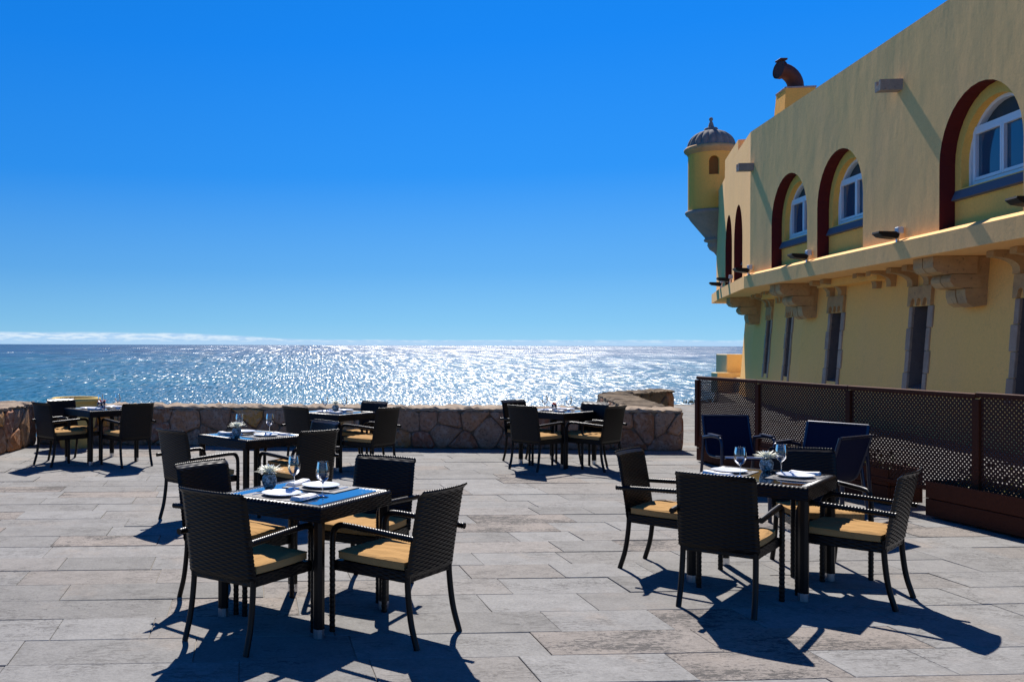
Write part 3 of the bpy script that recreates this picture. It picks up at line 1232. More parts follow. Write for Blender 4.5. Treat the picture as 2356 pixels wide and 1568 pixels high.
def corbel(mp, s, wd):
    q = MB()
    q.prism([(-.06, 3.160), (-.06, 2.40), (.16, 2.38), (.22, 2.62), (.40, 2.66), (.48, 2.86), (.70, 2.92), (.76, 3.160)], s - wd / 2 + .02, s + wd / 2 - .02, lambda a, o, z: mp(a, o, z))
    root = part(q, 'corbel', M['carved'])
    for side in (-1, 1):
        j = random.uniform(-.02, .02)
        tiers = ([(.0, 2.36 + j), (.20, 2.33 + j), (.30, 2.40 + j), (.34, 2.52), (.35, 2.625), (.0, 2.625)],
                 [(.10, 2.635), (.42, 2.635), (.52, 2.66), (.59, 2.74), (.60, 2.80), (.57, 2.865), (.10, 2.865)],
                 [(.20, 2.875), (.70, 2.875), (.82, 2.91), (.89, 3.00 + j), (.90, 3.164), (.20, 3.164)])
        for k, tr in enumerate(tiers):
            w0 = wd / 2 + (k - 1) * .02
            a0, a1 = (s - w0, s - .018) if side < 0 else (s + .018, s + w0)
            q = MB()
            q.prism(tr, a0 + random.uniform(-.012, .012), a1 + random.uniform(-.012, .012), lambda a, o, z: mp(a, o, z))
            part(q, 'rolled_stone', M['carved'], root)


for s in slit0:
    slit(lm0, s)
for s in slit1:
    slit(lm1, s)
corbel(lm0, y2s(15.85), .62)
corbel(lm0, y2s(12.4), .68)
corbel(lm0, y2s(22.7), .64)
corbel(lm1, lL1 - .55, .72)
for y in (18.75, 19.35):
    brack(lm0, y2s(y), .19, 2.86)
for s in (2.5, 2.95):
    brack(lm1, s, .19, 2.86)
q = MB()
q.box((y2s(20.2), .16, 3.085), (2.9, .34, .16), mp=lm0)
part(q, 'downstand_beam', M['plaster_low'])
q = MB()
q.box((2.6, .16, 3.085), (2.6, .34, .16), mp=lm1)
part(q, 'downstand_beam', M['plaster_low'])

# waterspouts
for mp, s in ((mainmap, y2s(16.55)), (mainmap, y2s(24.15))):
    q = MB()
    q.prism([(-.10, 6.22), (.10, 6.22), (.11, 6.41), (.05, 6.41), (.04, 6.32), (-.04, 6.32), (-.05, 6.41), (-.11, 6.41)], -.1, .37,
            lambda o, a, z, s=s, mp=mp: mp(s + a, o, z))
    part(q, 'waterspout', M['spout'])

# chimney with its bent flue
cb = empty('chimney')
cb.parent = FORT
cb.location = Vector((13.40, 25.5, 0)) - FORT.location
q = MB()
b0, b1 = .52, .38
q.add([(-b0, -b0, 6.7), (b0, -b0, 6.7), (b0, b0, 6.7), (-b0, b0, 6.7), (-b1, -b1, 8.66), (b1, -b1, 8.66), (b1, b1, 8.66), (-b1, b1, 8.66)],
      [(0, 1, 5, 4), (1, 2, 6, 5), (2, 3, 7, 6), (3, 0, 4, 7), (4, 5, 6, 7)])
q.obj('stack', M['plaster_turret'], cb, rotz=R(-9))
q = MB()
q.box((0, 0, 8.685), (.80, .80, .05), ch=.01)
q.obj('cap', M['spout'], cb, rotz=R(-9))
q = MB()
pth = [(.02, 0, 8.68), (.0, 0, 8.78)]
for k in range(1, 9):
    a = R(11 * k)
    pth.append((-.42 * (1 - math.cos(a)) * 1.15, -.10 * (1 - math.cos(a)), 8.78 + .44 * math.sin(a)))
q.tube(pth, .205, 20, cap=False)
e = Vector(pth[-1])
q.tube([e + Vector((.03, 0, .0)), e + Vector((-.07, -.015, 0.01))], .245, 20, cap=False)
q.tube([e + Vector((-.045, -.005, 0)), e + Vector((-.05, -.006, 0))], .235, 20, cap=True)
fl = q.obj('flue', M['rust'], cb)
q = MB()
q.box((e.x + .02, e.y, e.z + .27), (.20, .30, .05), ch=.008)
q.obj('flap', M['rust'], fl)

# corner turret
TX, TY = 14.22, 32.75
TR = .75
tur = empty('turret')
tur.parent = FORT
tur.location = Vector((TX, TY, 0)) - FORT.location


def tpart(m_, name, mt, parent=None):
    return m_.obj(name, mt, parent or tur)


tw = MB()
# cylinder sheet with its arched opening; the opening faces the terrace
PHI0 = math.atan2(-TY, -TX) + R(8)
tmap = lambda s, o, z: ((TR + o) * math.cos(PHI0 + s / TR), (TR + o) * math.sin(PHI0 + s / TR), z)
th_ = (-.17, .17, 7.60, 8.08, .17)
arch_wall(tw, tmap, -PI * TR, PI * TR, 6.40, 8.46, [th_], 0, step=.08)
tb = tpart(tw, 'turret_body', M['plaster_turret'])
tw = MB()
arch_reveal(tw, tmap, th_, 0, -.09)
tpart(tw, 'opening_reveal', M['reveal'], tb)
tw = MB()
tw.quad(tmap(-.2, -.09, 7.55), tmap(.2, -.09, 7.55), tmap(.2, -.09, 8.3), tmap(-.2, -.09, 8.3))
tpart(tw, 'blind_panel', M['niche'], tb)
tw = MB()
tw.lathe([(TR - .02, 8.40), (TR + .03, 8.42), (TR + .05, 8.47), (TR + .10, 8.50), (TR + .14, 8.56), (TR + .14, 8.62), (TR + .08, 8.68), (TR - .1, 8.69)], n=48)
tpart(tw, 'cornice', M['carved'])
dm = MB()
prof = []
for k in range(15):
    a = PI / 2 * k / 14
    prof.append((.80 * math.cos(a) ** 0.9 if k < 14 else .02, 8.66 + .62 * math.sin(a)))
dm.lathe(prof, n=144, lobes=(18, .10, lambda i: min(1, i / 1.5) * (1 if i < 13 else .3)))
tpart(dm, 'dome', M['dome'])
fn = MB()
fn.lathe([(.02, 9.16), (.26, 9.17), (.27, 9.22), (.24, 9.26), (.22, 9.27), (.23, 9.31), (.21, 9.35), (.12, 9.36), (.095, 9.42), (.07, 9.52), (.045, 9.58),
          (.035, 9.60), (.06, 9.63), (.068, 9.67), (.055, 9.71), (.02, 9.735), (0, 9.74)], n=28)
tpart(fn, 'finial', M['dome'])
cbm = MB()
cbm.lathe([(TR - .02, 6.42), (TR + .08, 6.42), (TR + .10, 6.36), (TR + .06, 6.28), (TR - .0, 6.24), (TR - .06, 6.10), (TR - .24, 5.78), (TR - .40, 5.50),
           (TR - .40, 5.46), (TR - .34, 5.42), (TR - .36, 5.36), (TR - .46, 5.32), (TR - .42, 5.22), (TR - .46, 5.08), (TR - .58, 4.98), (TR - .66, 4.84), (0, 4.80)], n=48)
cbm.v = [(x + .36 * min(1, max(0, (6.2 - z) / 1.3)), y + .1 * min(1, max(0, (6.2 - z) / 1.3)), z) for x, y, z in cbm.v]
tpart(cbm, 'corbelled_base', M['spout'])

# floodlights standing on the ledge


def floodlight(loc, ang, label, first=[None]):
    if first[0] is None:
        r = empty('floodlight')
        q_ = MB()
        # wedge-shaped head reaching out along +x
        q_.prism([(.02, .03), (.05, -.045), (.30, -.005), (.37, .055), (.36, .085), (.08, .075)], -.13, .13, lambda a, x, z: (x, a, z + .10))
        q_.obj('lamp_head', M['lampblack'], r)
        q_ = MB()
        q_.box((.0, 0, .07), (.05, .05, .16), ch=.006)
        q_.obj('bracket', M['steel'], r)
        q_ = MB()
        q_.box((-.015, .03, .20), (.10, .13, .12), ch=.012)
        q_.obj('junction_box', M['lampbox'], r)
        first[0] = r
    else:
        r = copy_tree(first[0])
    r.location = loc
    r.rotation_euler = (0, 0, ang)
    tag(r, label, 'floodlight', 'floodlights along the fort ledge')


def on_ledge(mp, s, i):
    p = mp(s, .10, 3.505)
    d = (V2(V_UP[i + 1]) - V2(V_UP[i])).normalized()
    return p, math.atan2(d.x, -d.y)


for mp, s, i, lb_ in ((mainmap, y2s(12.55), 0, 'black floodlight under the rightmost arched window at the picture edge'),
                      (mainmap, y2s(16.4), 0, 'black floodlight on the ledge midway between the right and middle arched windows'),
                      (mainmap, y2s(20.35), 0, 'black floodlight on the ledge between the two close arched windows'),
                      (mainmap, y2s(24.1), 0, 'black floodlight at the bend of the fort ledge'),
                      (mapB, 3.3, 1, 'black floodlight between the two narrow arches of the far face'),
                      (mapB, 5.4, 1, 'farthest black floodlight at the end of the ledge, dark against the sky')):
    p_, a_ = on_ledge(mp, s, i)
    floodlight(p_, a_ + PI if False else a_, lb_)
# heads must look outwards (left of the walk along the face)
for o in [x for x in bpy.data.objects if x.name.startswith('floodlight')]:
    pass

# stepped yellow blocks past the fort
sb = empty('stepped_wall', (15.2, 34.0, 0))
tag(sb, 'stepped yellow wall blocks beyond the lattice screen at the fort corner', 'wall')
for (x, y, z, dx, dy, dz) in ((.85, .3, .68, 1.5, .9, 1.36), (.35, -.35, .35, 1.6, .5, .70), (.75, -.95, .27, 1.3, .5, .54)):
    q = MB()
    q.box((x, y, z), (dx, dy, dz), ch=.02)
    q.obj('block', M['block'], sb)

# ------------------------------------------------------------------ lattice screen and planters
FA, FB = Vector((5.58, 13.3, 0)), Vector((6.24, 8.07, 0))
fd = (FB - FA)
FL_ = fd.length
FT = FL_ * 1.55
scr = empty('lattice_screen', tuple(FA), math.atan2(fd.y, fd.x))
tag(scr, 'long dark brown wooden lattice screen in front of the fort', 'lattice fence')
SCR_H = 1.20
posts = [0.03, FL_ * .277, FL_ * .591, FL_ * .909, FL_ * 1.225, FT]
for i, p in enumerate(posts):
    q = MB()
    q.box((p, 0, .22 + (SCR_H - .25) / 2), (.075, .055, SCR_H - .25), ch=.005)
    q.obj('post', M['timber'], scr)
for i in range(len(posts) - 1):
    a, b = posts[i], posts[i + 1]
    dzr = 0.0 if i < 3 else .012
    q = MB()
    q.box(((a + b) / 2, 0, SCR_H + dzr), (b - a - .004, .055, .045), ch=.005)
    q.obj('top_rail', M['timber'], scr)
    q = MB()
    q.box(((a + b) / 2, 0, .265), (b - a - .06, .04, .045), ch=.004)
    q.obj('bottom_rail', M['timber'], scr)
    la = MB()
    s0, s1, z0, z1 = a + .028, b - .028, .27, SCR_H - .02 + dzr
    P_ = .047
    w2 = .0098
    for dr, oy in ((1, -.0018), (-1, .0018)):
        k0 = -int((s1 - s0) / P_) - 2 if dr > 0 else 0
        for k in range(-80, 140):
            c0 = k * P_
            # z = z0 + c0 + dr*(s-s0)
            sA, sB = s0, s1
            zA = z0 + c0
            zB = z0 + c0 + dr * (s1 - s0)
            t0, t1 = 0., 1.
            bad = False
            for lim, sg in ((z0, 1), (z1, -1)):
                fa, fb = sg * (zA - lim), sg * (zB - lim)
                if fa < 0 and fb < 0:
                    bad = True
                elif fa < 0:
                    t0 = max(t0, fa / (fa - fb))
                elif fb < 0:
                    t1 = min(t1, fa / (fa - fb))
            if bad or t1 - t0 < .01:
                continue
            ax_, az_ = sA + (sB - sA) * t0, zA + (zB - zA) * t0
            bx_, bz_ = sA + (sB - sA) * t1, zA + (zB - zA) * t1
            hx_ = w2 * .7071
            vs = []
            for yy in (oy - .0015, oy + .0015):
                vs += [(ax_ - hx_, yy, az_ + dr * hx_), (ax_ + hx_, yy, az_ - dr * hx_), (bx_ + hx_, yy, bz_ - dr * hx_), (bx_ - hx_, yy, bz_ + dr * hx_)]
            la.add(vs, [(0, 1, 2, 3), (7, 6, 5, 4), (0, 4, 5, 1), (2, 6, 7, 3)])
    o = la.obj('lattice', M['lattice'], scr)
    o['kind'] = 'stuff'


def planter(s0, s1, label, y0=.0, dep=.40, hgt=.30):
    """local x runs along the screen, +y is behind it"""
    r = empty('planter', tuple(FA + fd.normalized() * s0), math.atan2(fd.y, fd.x))
    tag(r, label, 'planter', 'wooden planters at the lattice screen')
    L = s1 - s0
    for k in range(2):
        z = .02 + (hgt - .02) / 4 + k * (hgt - .02) / 2
        hh = (hgt - .02) / 2 - .006
        for yy in (y0 + .014, y0 + dep - .014):
            q_ = MB()
            q_.box((L / 2, yy, z), (L, .028, hh), ch=.004)
            q_.obj('plank', M['timber'], r)
        for xx in (.014, L - .014):
            q_ = MB()
            q_.box((xx, y0 + dep / 2, z), (.028, dep - .06, hh), ch=.004)
            q_.obj('plank', M['timber'], r)
    q_ = MB()
    q_.box((L / 2, y0 + dep / 2, hgt - .07), (L - .07, dep - .07, .02))
    q_.obj('soil', M['stem'], r)
    return r


PSGN = -1      # local +y of the screen points to the right-hand side of FA->FB direction rotated +90
planter(.02, 3.70, 'long wooden planter at the far end of the lattice screen', y0=-.012, hgt=.38)
planter(4.33, 8.0, 'wooden planter at the near right end of the lattice screen', y0=-.13, dep=.55, hgt=.36)


def shrub(s, y, label, n_=170, rx=.45, h=.34):
    o = FA + fd.normalized() * s + Vector((-fd.y, fd.x, 0)).normalized() * y
    r = empty('shrub', (o.x, o.y, .22), math.atan2(fd.y, fd.x))
    tag(r, label, 'plant', 'low plants in the planters')
    q_ = MB()
    for k in range(9):
        a = random.uniform(0, 2 * PI)
        rr = random.uniform(.2, 1)
        q_.tube([(0.25 * rx * math.cos(a) * rr, .06 * math.sin(a), 0), (rx * .8 * math.cos(a) * rr, .13 * math.sin(a) * rr, h * random.uniform(.5, .85))], [.007, .003], 5)
    q_.obj('stem', M['stem'], r)
    q_ = MB()
    for k in range(n_):
        a, b = random.uniform(0, 2 * PI), random.random() ** .5
        c = Vector((rx * b * math.cos(a), .15 * b * math.sin(a), .04 + (h - .04) * random.random() ** .8 * (1.05 - .5 * b)))
        t = Vector((random.uniform(-1, 1), random.uniform(-1, 1), random.uniform(-.2, .9))).normalized()
        u_ = t.cross(Vector((random.uniform(-1, 1), random.uniform(-1, 1), random.uniform(-1, 1)))).normalized()
        l_ = random.uniform(.035, .065)
        w_ = l_ * .3
        q_.cur = random.random()
        q_.add([c, c + t * l_ * .5 + u_ * w_, c + t * l_, c + t * l_ * .5 - u_ * w_], [(0, 1, 2, 3)])
    f_ = q_.obj('foliage', M['leaf'], r, attr=True)
    f_['kind'] = 'stuff'


shrub(2.1, .24, 'low yellow-green plant in the far planter nearer the sea')
shrub(3.2, .24, 'low yellow-green plant at the near end of the far planter')
shrub(4.75, .22, 'sprawling yellow-green plant at the far end of the near planter', 200, .4)
shrub(5.7, .22, 'yellow-green plant in the near planter by the picture edge', 200, .5)
shrub(6.7, .22, 'bushy green plant in the near planter out at the right', 150, .5)

# ------------------------------------------------------------------ rattan armchair


def smooth_path(pts, n_):
    """Catmull-Rom through pts"""
    P = [Vector(p) for p in pts]
    P = [P[0] * 2 - P[1]] + P + [P[-1] * 2 - P[-2]]
    out = []
    m = len(P) - 3
    for i in range(m):
        for k in range(n_):
            t = k / n_
            a, b, c, d = P[i], P[i + 1], P[i + 2], P[i + 3]
            out.append(.5 * ((2 * b) + (c - a) * t + (2 * a - 5 * b + 4 * c - d) * t * t + (3 * b - a - 3 * c + d) * t ** 3))
    out.append(P[-2])
    return out


def weave(u, v, nu, nv, amp):
    """over-under relief of flat strands"""
    cu, rv = u * nu, v * nv
    par = 1 if int(rv) % 2 == 0 else -1
    return amp * (math.cos(PI * cu + (PI / 2 if par > 0 else -PI / 2)) * .55) + amp * 1.0 * abs(math.sin(PI * rv)) ** .6 - amp * .5


def make_chair():
    r = empty('rattan_chair')
    # back rest
    NU, NV = 11, 38

    def surf(u, v, sgn):
        uu = u * 2 - 1
        hw = .232 - .004 * v
        z = .385 + v * .470
        y = -.232 - .078 * v ** 1.15 - .026 * (1 - uu * uu) * (.3 + .7 * v)
        if v > .94:
            y -= (v - .94) ** 1.3 * .9
        t = .0125
        edge = min(1, (1 - abs(uu)) * 12) * min(1, (1 - v) * 25, v * 25 + .2)
        return (uu * hw, y + sgn * (t * (.35 + .65 * edge)) + sgn * weave(u, v, NU, NV, .0032) * edge, z)
    q_ = MB()
    gu, gv = NU * 5, NV * 4
    q_.grid(gu, gv, lambda u, v: surf(u, v, 1), flip=False)
    q_.grid(gu, gv, lambda u, v: surf(u, v, -1), flip=True)
    # rim
    for fn_ in (lambda t: (t, 1.0), lambda t: (1.0, 1 - t), lambda t: (1 - t, 0.0), lambda t: (0.0, t)):
        m = 92

        def rim(a, b, fn_=fn_):
            u, v = fn_(a)
            p, s_ = surf(u, v, 1), surf(u, v, -1)
            bulge = math.sin(PI * b) * (.010 + .002 * math.sin(a * m * PI * .5))
            x = p[0] + (s_[0] - p[0]) * b
            y = p[1] + (s_[1] - p[1]) * b
            z = p[2]
            du = (1 if u >= 1 else -1 if u <= 0 else 0) if v not in (0.0, 1.0) else 0
            dv = 1 if v == 1.0 else -1 if v == 0.0 else 0
            return (x + du * bulge, y, z + dv * bulge)
        q_.grid(m, 4, rim, flip=True)
    q_.obj('backrest', M['rattan'], r)
    # arms with front legs: wrapped tube
    arm_me = None
    for sx_ in (1, -1):
        pts = [(sx_ * .258, .266, 0), (sx_ * .258, .266, .25), (sx_ * .258, .266, .50), (sx_ * .258, .258, .575), (sx_ * .259, .228, .612), (sx_ * .260, .17, .622),
               (sx_ * .261, 0, .617), (sx_ * .262, -.16, .610), (sx_ * .262, -.30, .604)]
        sp = smooth_path(pts, 26)
        nsp = len(sp)
        q_ = MB()
        q_.tube(sp, .0165, 8, square=.6, rmod=lambda i: 1 + .10 * math.sin(i * PI / 1.5))
        q_.obj('armrest', M['rattan'], r)
    for sx_ in (1, -1):
        sp = smooth_path([(sx_ * .214, -.222, .43), (sx_ * .216, -.228, .30), (sx_ * .219, -.250, .14), (sx_ * .222, -.291, 0)], 8)
        q_ = MB()
        q_.tube(sp, .0165, 8, square=.6)
        q_.obj('leg', M['rattan'], r)
    # seat frame
    q_ = MB()

    def band(p0, p1, out, z0, z1):
        p0, p1 = Vector(p0), Vector(p1)
        L_ = (p1 - p0).length
        nu_ = int(L_ / .04)

        def f(u, v):
            p = p0 + (p1 - p0) * u
            b = weave(u, v, nu_, 5, .0022)
            return (p.x + out[0] * b, p.y + out[1] * b, z0 + (z1 - z0) * v)
        q_.grid(nu_ * 5, 16, f)
    z0, z1 = .352, .412
    band((-.245, .258, 0), (.245, .258, 0), (0, 1), z0, z1)
    band((.245, .258, 0), (.228, -.235, 0), (1, 0), z0, z1)
    band((-.228, -.235, 0), (-.245, .258, 0), (-1, 0), z0, z1)
    band((.228, -.235, 0), (-.228, -.235, 0), (0, -1), z0, z1)
    q_.grid(24, 26, lambda u, v: ((u - .5) * .47, -.235 + v * .493, z1 - .002 + weave(u, v, 12, 13, .002)))
    q_.grid(2, 2, lambda u, v: ((u - .5) * .47, -.235 + v * .493, z0 + .004), flip=True)
    q_.obj('seat_frame', M['rattan'], r)
    # cushion
    q_ = MB()

    def cush(u, v, sgn):
        uu, vv = u * 2 - 1, v * 2 - 1
        x = .232 * uu - .010 * uu * vv * vv
        y = .022 + .238 * vv - .010 * vv * uu * uu
        f = ((1 - abs(uu) ** 6) * (1 - abs(vv) ** 6)) ** .5
        wr = (.003 * math.sin(u * 9 + v * 4) * math.sin(v * 11 - u * 3) + .003 * math.sin(26 * u + 5 * v * v)) * f
        z = .440 + sgn * (.021 + .013 * f) + (wr if sgn > 0 else 0)
        return (x, y, z)
    q_.grid(26, 26, lambda u, v: cush(u, v, 1))
    q_.grid(26, 26, lambda u, v: cush(u, v, -1), flip=True)
    for fn_ in (lambda t: (t, 0.), lambda t: (1., t), lambda t: (1 - t, 1.), lambda t: (0., 1 - t)):
        q_.grid(26, 1, lambda a, b, fn_=fn_: cush(*fn_(a), 1 if b > .5 else -1))
    cu = q_.obj('cushion', M['cushion'], r)
    q_ = MB()
    ring = []
    for fn_ in (lambda t: (t, 0.), lambda t: (1., t), lambda t: (1 - t, 1.), lambda t: (0., 1 - t)):
        for k in range(14):
            p = Vector(cush(*fn_(k / 14), 1))
            p.z -= .003
            ring.append(p)
    ring.append(ring[0])
    q_.tube(ring, .004, 6, cap=False)
    q_.obj('piping', M['cushion'], cu)
    return r


CH0 = make_chair()
used = [False]
CHAIRS = [
    # x, y, facing angle, label
    (-0.331, 5.270, 53.6, 'nearest black rattan armchair on the left, its woven back turned to the camera'),
    (0.514, 5.373, 140.0, 'black rattan armchair at the near right of the blue-reflecting table, seen from behind'),
    (0.380, 6.303, 237.5, 'black rattan armchair behind the blue-reflecting table, facing the camera, cushion sunlit'),
    (-0.472, 6.041, 319.6, 'black rattan armchair just behind the nearest armchair, left of the blue-reflecting table'),
    (-1.036, 8.816, 43.5, 'black rattan armchair on the left of the second-row table, its shadow on bare paving'),
    (-0.096, 8.815, 129.2, 'black rattan armchair right of the second-row table, back to camera'),
    (-0.080, 9.486, 214.4, 'black rattan armchair behind the second-row table, only its top showing, facing the camera'),
    (0.062, 12.072, 44.4, 'black rattan armchair left of the wall-side table behind the second-row table'),
    (0.800, 11.990, 136.1, 'black rattan armchair right of the wall-side table behind the second row, back to camera'),
    (0.719, 12.780, 226.7, 'black rattan armchair at the back of the wall-side table behind the second row'),
    (-3.401, 12.782, 46.0, 'black rattan armchair on the left of the far left table, nearest the left wall'),
    (-3.338, 13.200, 318.7, 'black rattan armchair at the far left table, directly in front of the ochre pot'),
    (-2.472, 12.696, 127.4, 'black rattan armchair on the right of the far left table, seen from behind'),
    (3.063, 12.411, 39.9, 'black rattan armchair at the front left of the table by the wall end'),
    (3.140, 13.137, 301.4, 'half-hidden black rattan armchair at the back left of the table by the wall end'),
    (3.751, 12.764, 214.0, 'black rattan armchair at the back right of the table by the wall end'),
    (3.856, 12.428, 129.0, 'black rattan armchair at the front right of the table by the wall end'),
    (2.710, 5.963, 51.1, 'black rattan armchair with its back to the camera at the table near the lattice screen'),
    (3.627, 6.146, 134.9, 'black rattan armchair right of the table near the lattice screen, seen side on'),
    (2.685, 6.847, 316.8, 'black rattan armchair left of the table near the lattice screen, turned right'),
    (3.781, 6.869, 261.0, 'black rattan armchair behind the table near the lattice screen, facing the camera'),
]
for i, (x, y, a, lb_) in enumerate(CHAIRS):
    o = CH0 if i == 0 else copy_tree(CH0)
    o.location = (x, y, 0)
    o.rotation_euler = (0, 0, R(a - 90))
    tag(o, lb_, 'armchair', 'rattan armchairs around the terrace tables')

# ------------------------------------------------------------------ tables
TT, TH = .782, .742


def make_table():
    r = empty('rattan_table')
    h = TT / 2
    bw = .062
    q_ = MB()
    # woven border, four mitred strips with slanting strands
    for k in range(4):
        ca_, sa_ = math.cos(k * PI / 2), math.sin(k * PI / 2)

        def f(u, v, ca_=ca_, sa_=sa_):
            d = h - bw * (1 - v)
            x = (u * 2 - 1) * d
            y = -d
            z = TH - .004 + .003 * math.sin(2 * PI * ((x) / .026 + v * .9)) + .004 * math.sin(PI * min(1, v * 1.0)) - (0.012 * max(0, v - .85) / .15)
            return (x * ca_ - y * sa_, x * sa_ + y * ca_, z)
        q_.grid(150, 7, f, flip=True)
    q_.obj('woven_border', M['rattan'], r)
    q_ = MB()
    for k in range(4):
        ca_, sa_ = math.cos(k * PI / 2), math.sin(k * PI / 2)

        def g(u, v, ca_=ca_, sa_=sa_):
            d = h - .002
            x = (u * 2 - 1) * d
            y = -d - weave(u, v, 18, 6, .0026)
            z = TH - .016 - v * .075
            return (x * ca_ - y * sa_, x * sa_ + y * ca_, z)
        q_.grid(90, 24, g, flip=True)
    q_.grid(1, 1, lambda u, v: ((u - .5) * (TT - .01), (v - .5) * (TT - .01), TH - .088), flip=True)
    q_.obj('apron', M['rattan'], r)
    q_ = MB()
    q_.grid(90, 90, lambda u, v: ((u - .5) * (TT - 2 * bw + .01), (v - .5) * (TT - 2 * bw + .01), TH - .013 + weave(u, v, 30, 45, .0016)))
    q_.obj('woven_inset', M['rattan'], r)
    q_ = MB()
    s_ = TT - 2 * bw + .004
    q_.grid(1, 1, lambda u, v: ((u - .5) * s_, (v - .5) * s_, TH))
    q_.obj('glass_top', M['tabletop_glass'], r)
    lc = .754 / 2
    lc = h - .036
    for sx_ in (-1, 1):
        for sy_ in (-1, 1):
            q_ = MB()
            q_.tube([(sx_ * lc, sy_ * lc, z) for z in (.052, .2, .4, .6, TH - .03)], .031, 8, square=.85, smooth=False)
            lg_ = q_.obj('leg', M['rattan'], r)
            q_ = MB()
            q_.tube([(sx_ * lc, sy_ * lc, 0), (sx_ * lc, sy_ * lc, .053)], .0305, 8, square=.9, smooth=False)
            q_.obj('foot_cap', M['steel'], lg_)
    return r


TB0 = make_table()
TABLES = {
    'A': (-0.017, 5.726, 54.4, 'square rattan table nearest the camera, its glass top mirroring the blue sky', 'the nearest table'),
    'B': (3.193, 6.519, 48.4, 'square rattan table near the lattice screen with a dark glass top', 'the table near the lattice screen'),
    'C': (-0.567, 9.361, 42.5, 'square rattan table in the second row, just behind the nearest table', 'the second-row table'),
    'D': (0.371, 12.604, 47.6, 'square rattan table beside the long wall, behind the second-row table', 'the wall-side table behind the second row'),
    'E': (-2.926, 13.145, 40.6, 'square rattan table at far left beside the ochre pot', 'the far left table'),
    'F': (3.503, 13.008, 38.4, 'square rattan table close to the right end of the long stone wall', 'the table by the wall end'),
}
TF = {}
for i, (k, (x, y, a, lb_, nm)) in enumerate(TABLES.items()):
    o = TB0 if i == 0 else copy_tree(TB0)
    o.location = (x, y, 0)
    o.rotation_euler = (0, 0, R(a))
    tag(o, lb_, 'table', 'rattan tables on the terrace')
    TF[k] = (Matrix.Translation((x, y, TH + .001)) @ Matrix.Rotation(R(a), 4, 'Z'), R(a), nm)

# ------------------------------------------------------------------ things on the tables
pl = MB()
pl.lathe([(0, .004), (.07, .004), (.078, .006), (.086, .012), (.116, .018), (.120, .0195), (.1205, .018), (.112, .012), (.080, .002), (0, .0)], n=48)
PLATE = pl.mesh('plate', M['china'])
pm = MB()
pm.box((0, 0, .0015), (.40, .29, .003))
PMAT = pm.mesh('placemat', M['placemat'])


def make_napkin():
    q_ = MB()
    for k in range(3):
        def f(u, v, k=k):
            x = (u - .5) * (.20 - .008 * k)
            y = (v - .5) * (.075 - .008 * k)
            z = .0055 * (k + 1) + .002 * math.sin(u * 7 + k) + .002 * (1 - abs(v * 2 - 1) ** 4) + (.009 * max(0, u - .75) * k)
            return (x + .004 * k, y, z)

        def gq(t, b, k=k, f=f):
            t4 = t * 4
            e_ = int(min(3.999, t4))
            fr_ = t4 - e_
            u, v = ((fr_, 0), (1, fr_), (1 - fr_, 1), (0, 1 - fr_))[e_]
            p = f(u, v)
            return (p[0] * (1 + .0 * b), p[1], p[2] if b > .5 else .0055 * k)
        q_.grid(10, 6, f)
        q_.grid(32, 1, gq, smooth=False)
    return q_.mesh('napkin', M['napkin'])


NAPKIN = make_napkin()


def make_glass():
    r = empty('wine_glass')
    q_ = MB()
    q_.lathe([(.032, .205), (.0335, .195), (.038, .17), (.0405, .145), (.0395, .125), (.033, .105), (.022, .092), (.010, .084), (.0045, .076)], n=28)
    q_.obj('bowl', M['glass'], r)
    q_ = MB()
    q_.lathe([(.0045, .0765), (.0036, .06), (.0034, .03), (.0045, .012), (.010, .006), (.032, .003), (.036, .0015), (.036, 0), (0, 0)], n=28)
    q_.obj('stem', M['glass'], r)
    q_ = MB()
    q_.tube([(.0321 * math.cos(a), .0321 * math.sin(a), .205) for a in [2 * PI * k / 28 for k in range(29)]], .0011, 6, cap=False)
    q_.obj('rim', M['glass'], r)
    return r


def make_vase():
    r = empty('flower_vase')
    q_ = MB()
    q_.lathe([(0, 0), (.024, 0), (.028, .004), (.036, .018), (.0425, .038), (.0425, .055), (.036, .072), (.027, .080), (.027, .082), (.023, .078)], n=32)
    q_.obj('bowl', M['pebble'], r)
    q_ = MB()
    q_.tube([(0, 0, .02), (.0, .0, .085)], .003, 6)
    # chrysanthemum: three whorls of narrow petals
    fl_ = MB()
    for wi, (n_, l_, el_) in enumerate(((30, .082, 16), (26, .074, 36), (20, .056, 58))):
        for k in range(n_):
            a = 2 * PI * (k + .5 * wi) / n_ + random.uniform(-.08, .08)
            e_ = R(el_ + random.uniform(-7, 7))
            dirv = Vector((math.cos(a) * math.cos(e_), math.sin(a) * math.cos(e_), math.sin(e_)))
            sd = Vector((-math.sin(a), math.cos(a), 0))
            upv = dirv.cross(sd) * -1
            c = Vector((0, 0, .085))
            w_ = .0062
            ln = l_ * random.uniform(.88, 1.08)
            p = [c + dirv * .004, c + dirv * ln * .55 - upv * .003, c + dirv * ln + upv * .004]
            fl_.add([p[0] - sd * .002, p[0] + sd * .002, p[1] + sd * w_, p[1] - sd * w_, p[2] + sd * w_ * .5, p[2] - sd * w_ * .5],
                    [(0, 1, 2, 3), (3, 2, 4, 5)])
    f_ = fl_.obj('bloom', M['petal'], r)
    q_.obj('stalk', M['leaf'], f_)
    r.scale = (1.12, 1.12, 1.12)
    return r


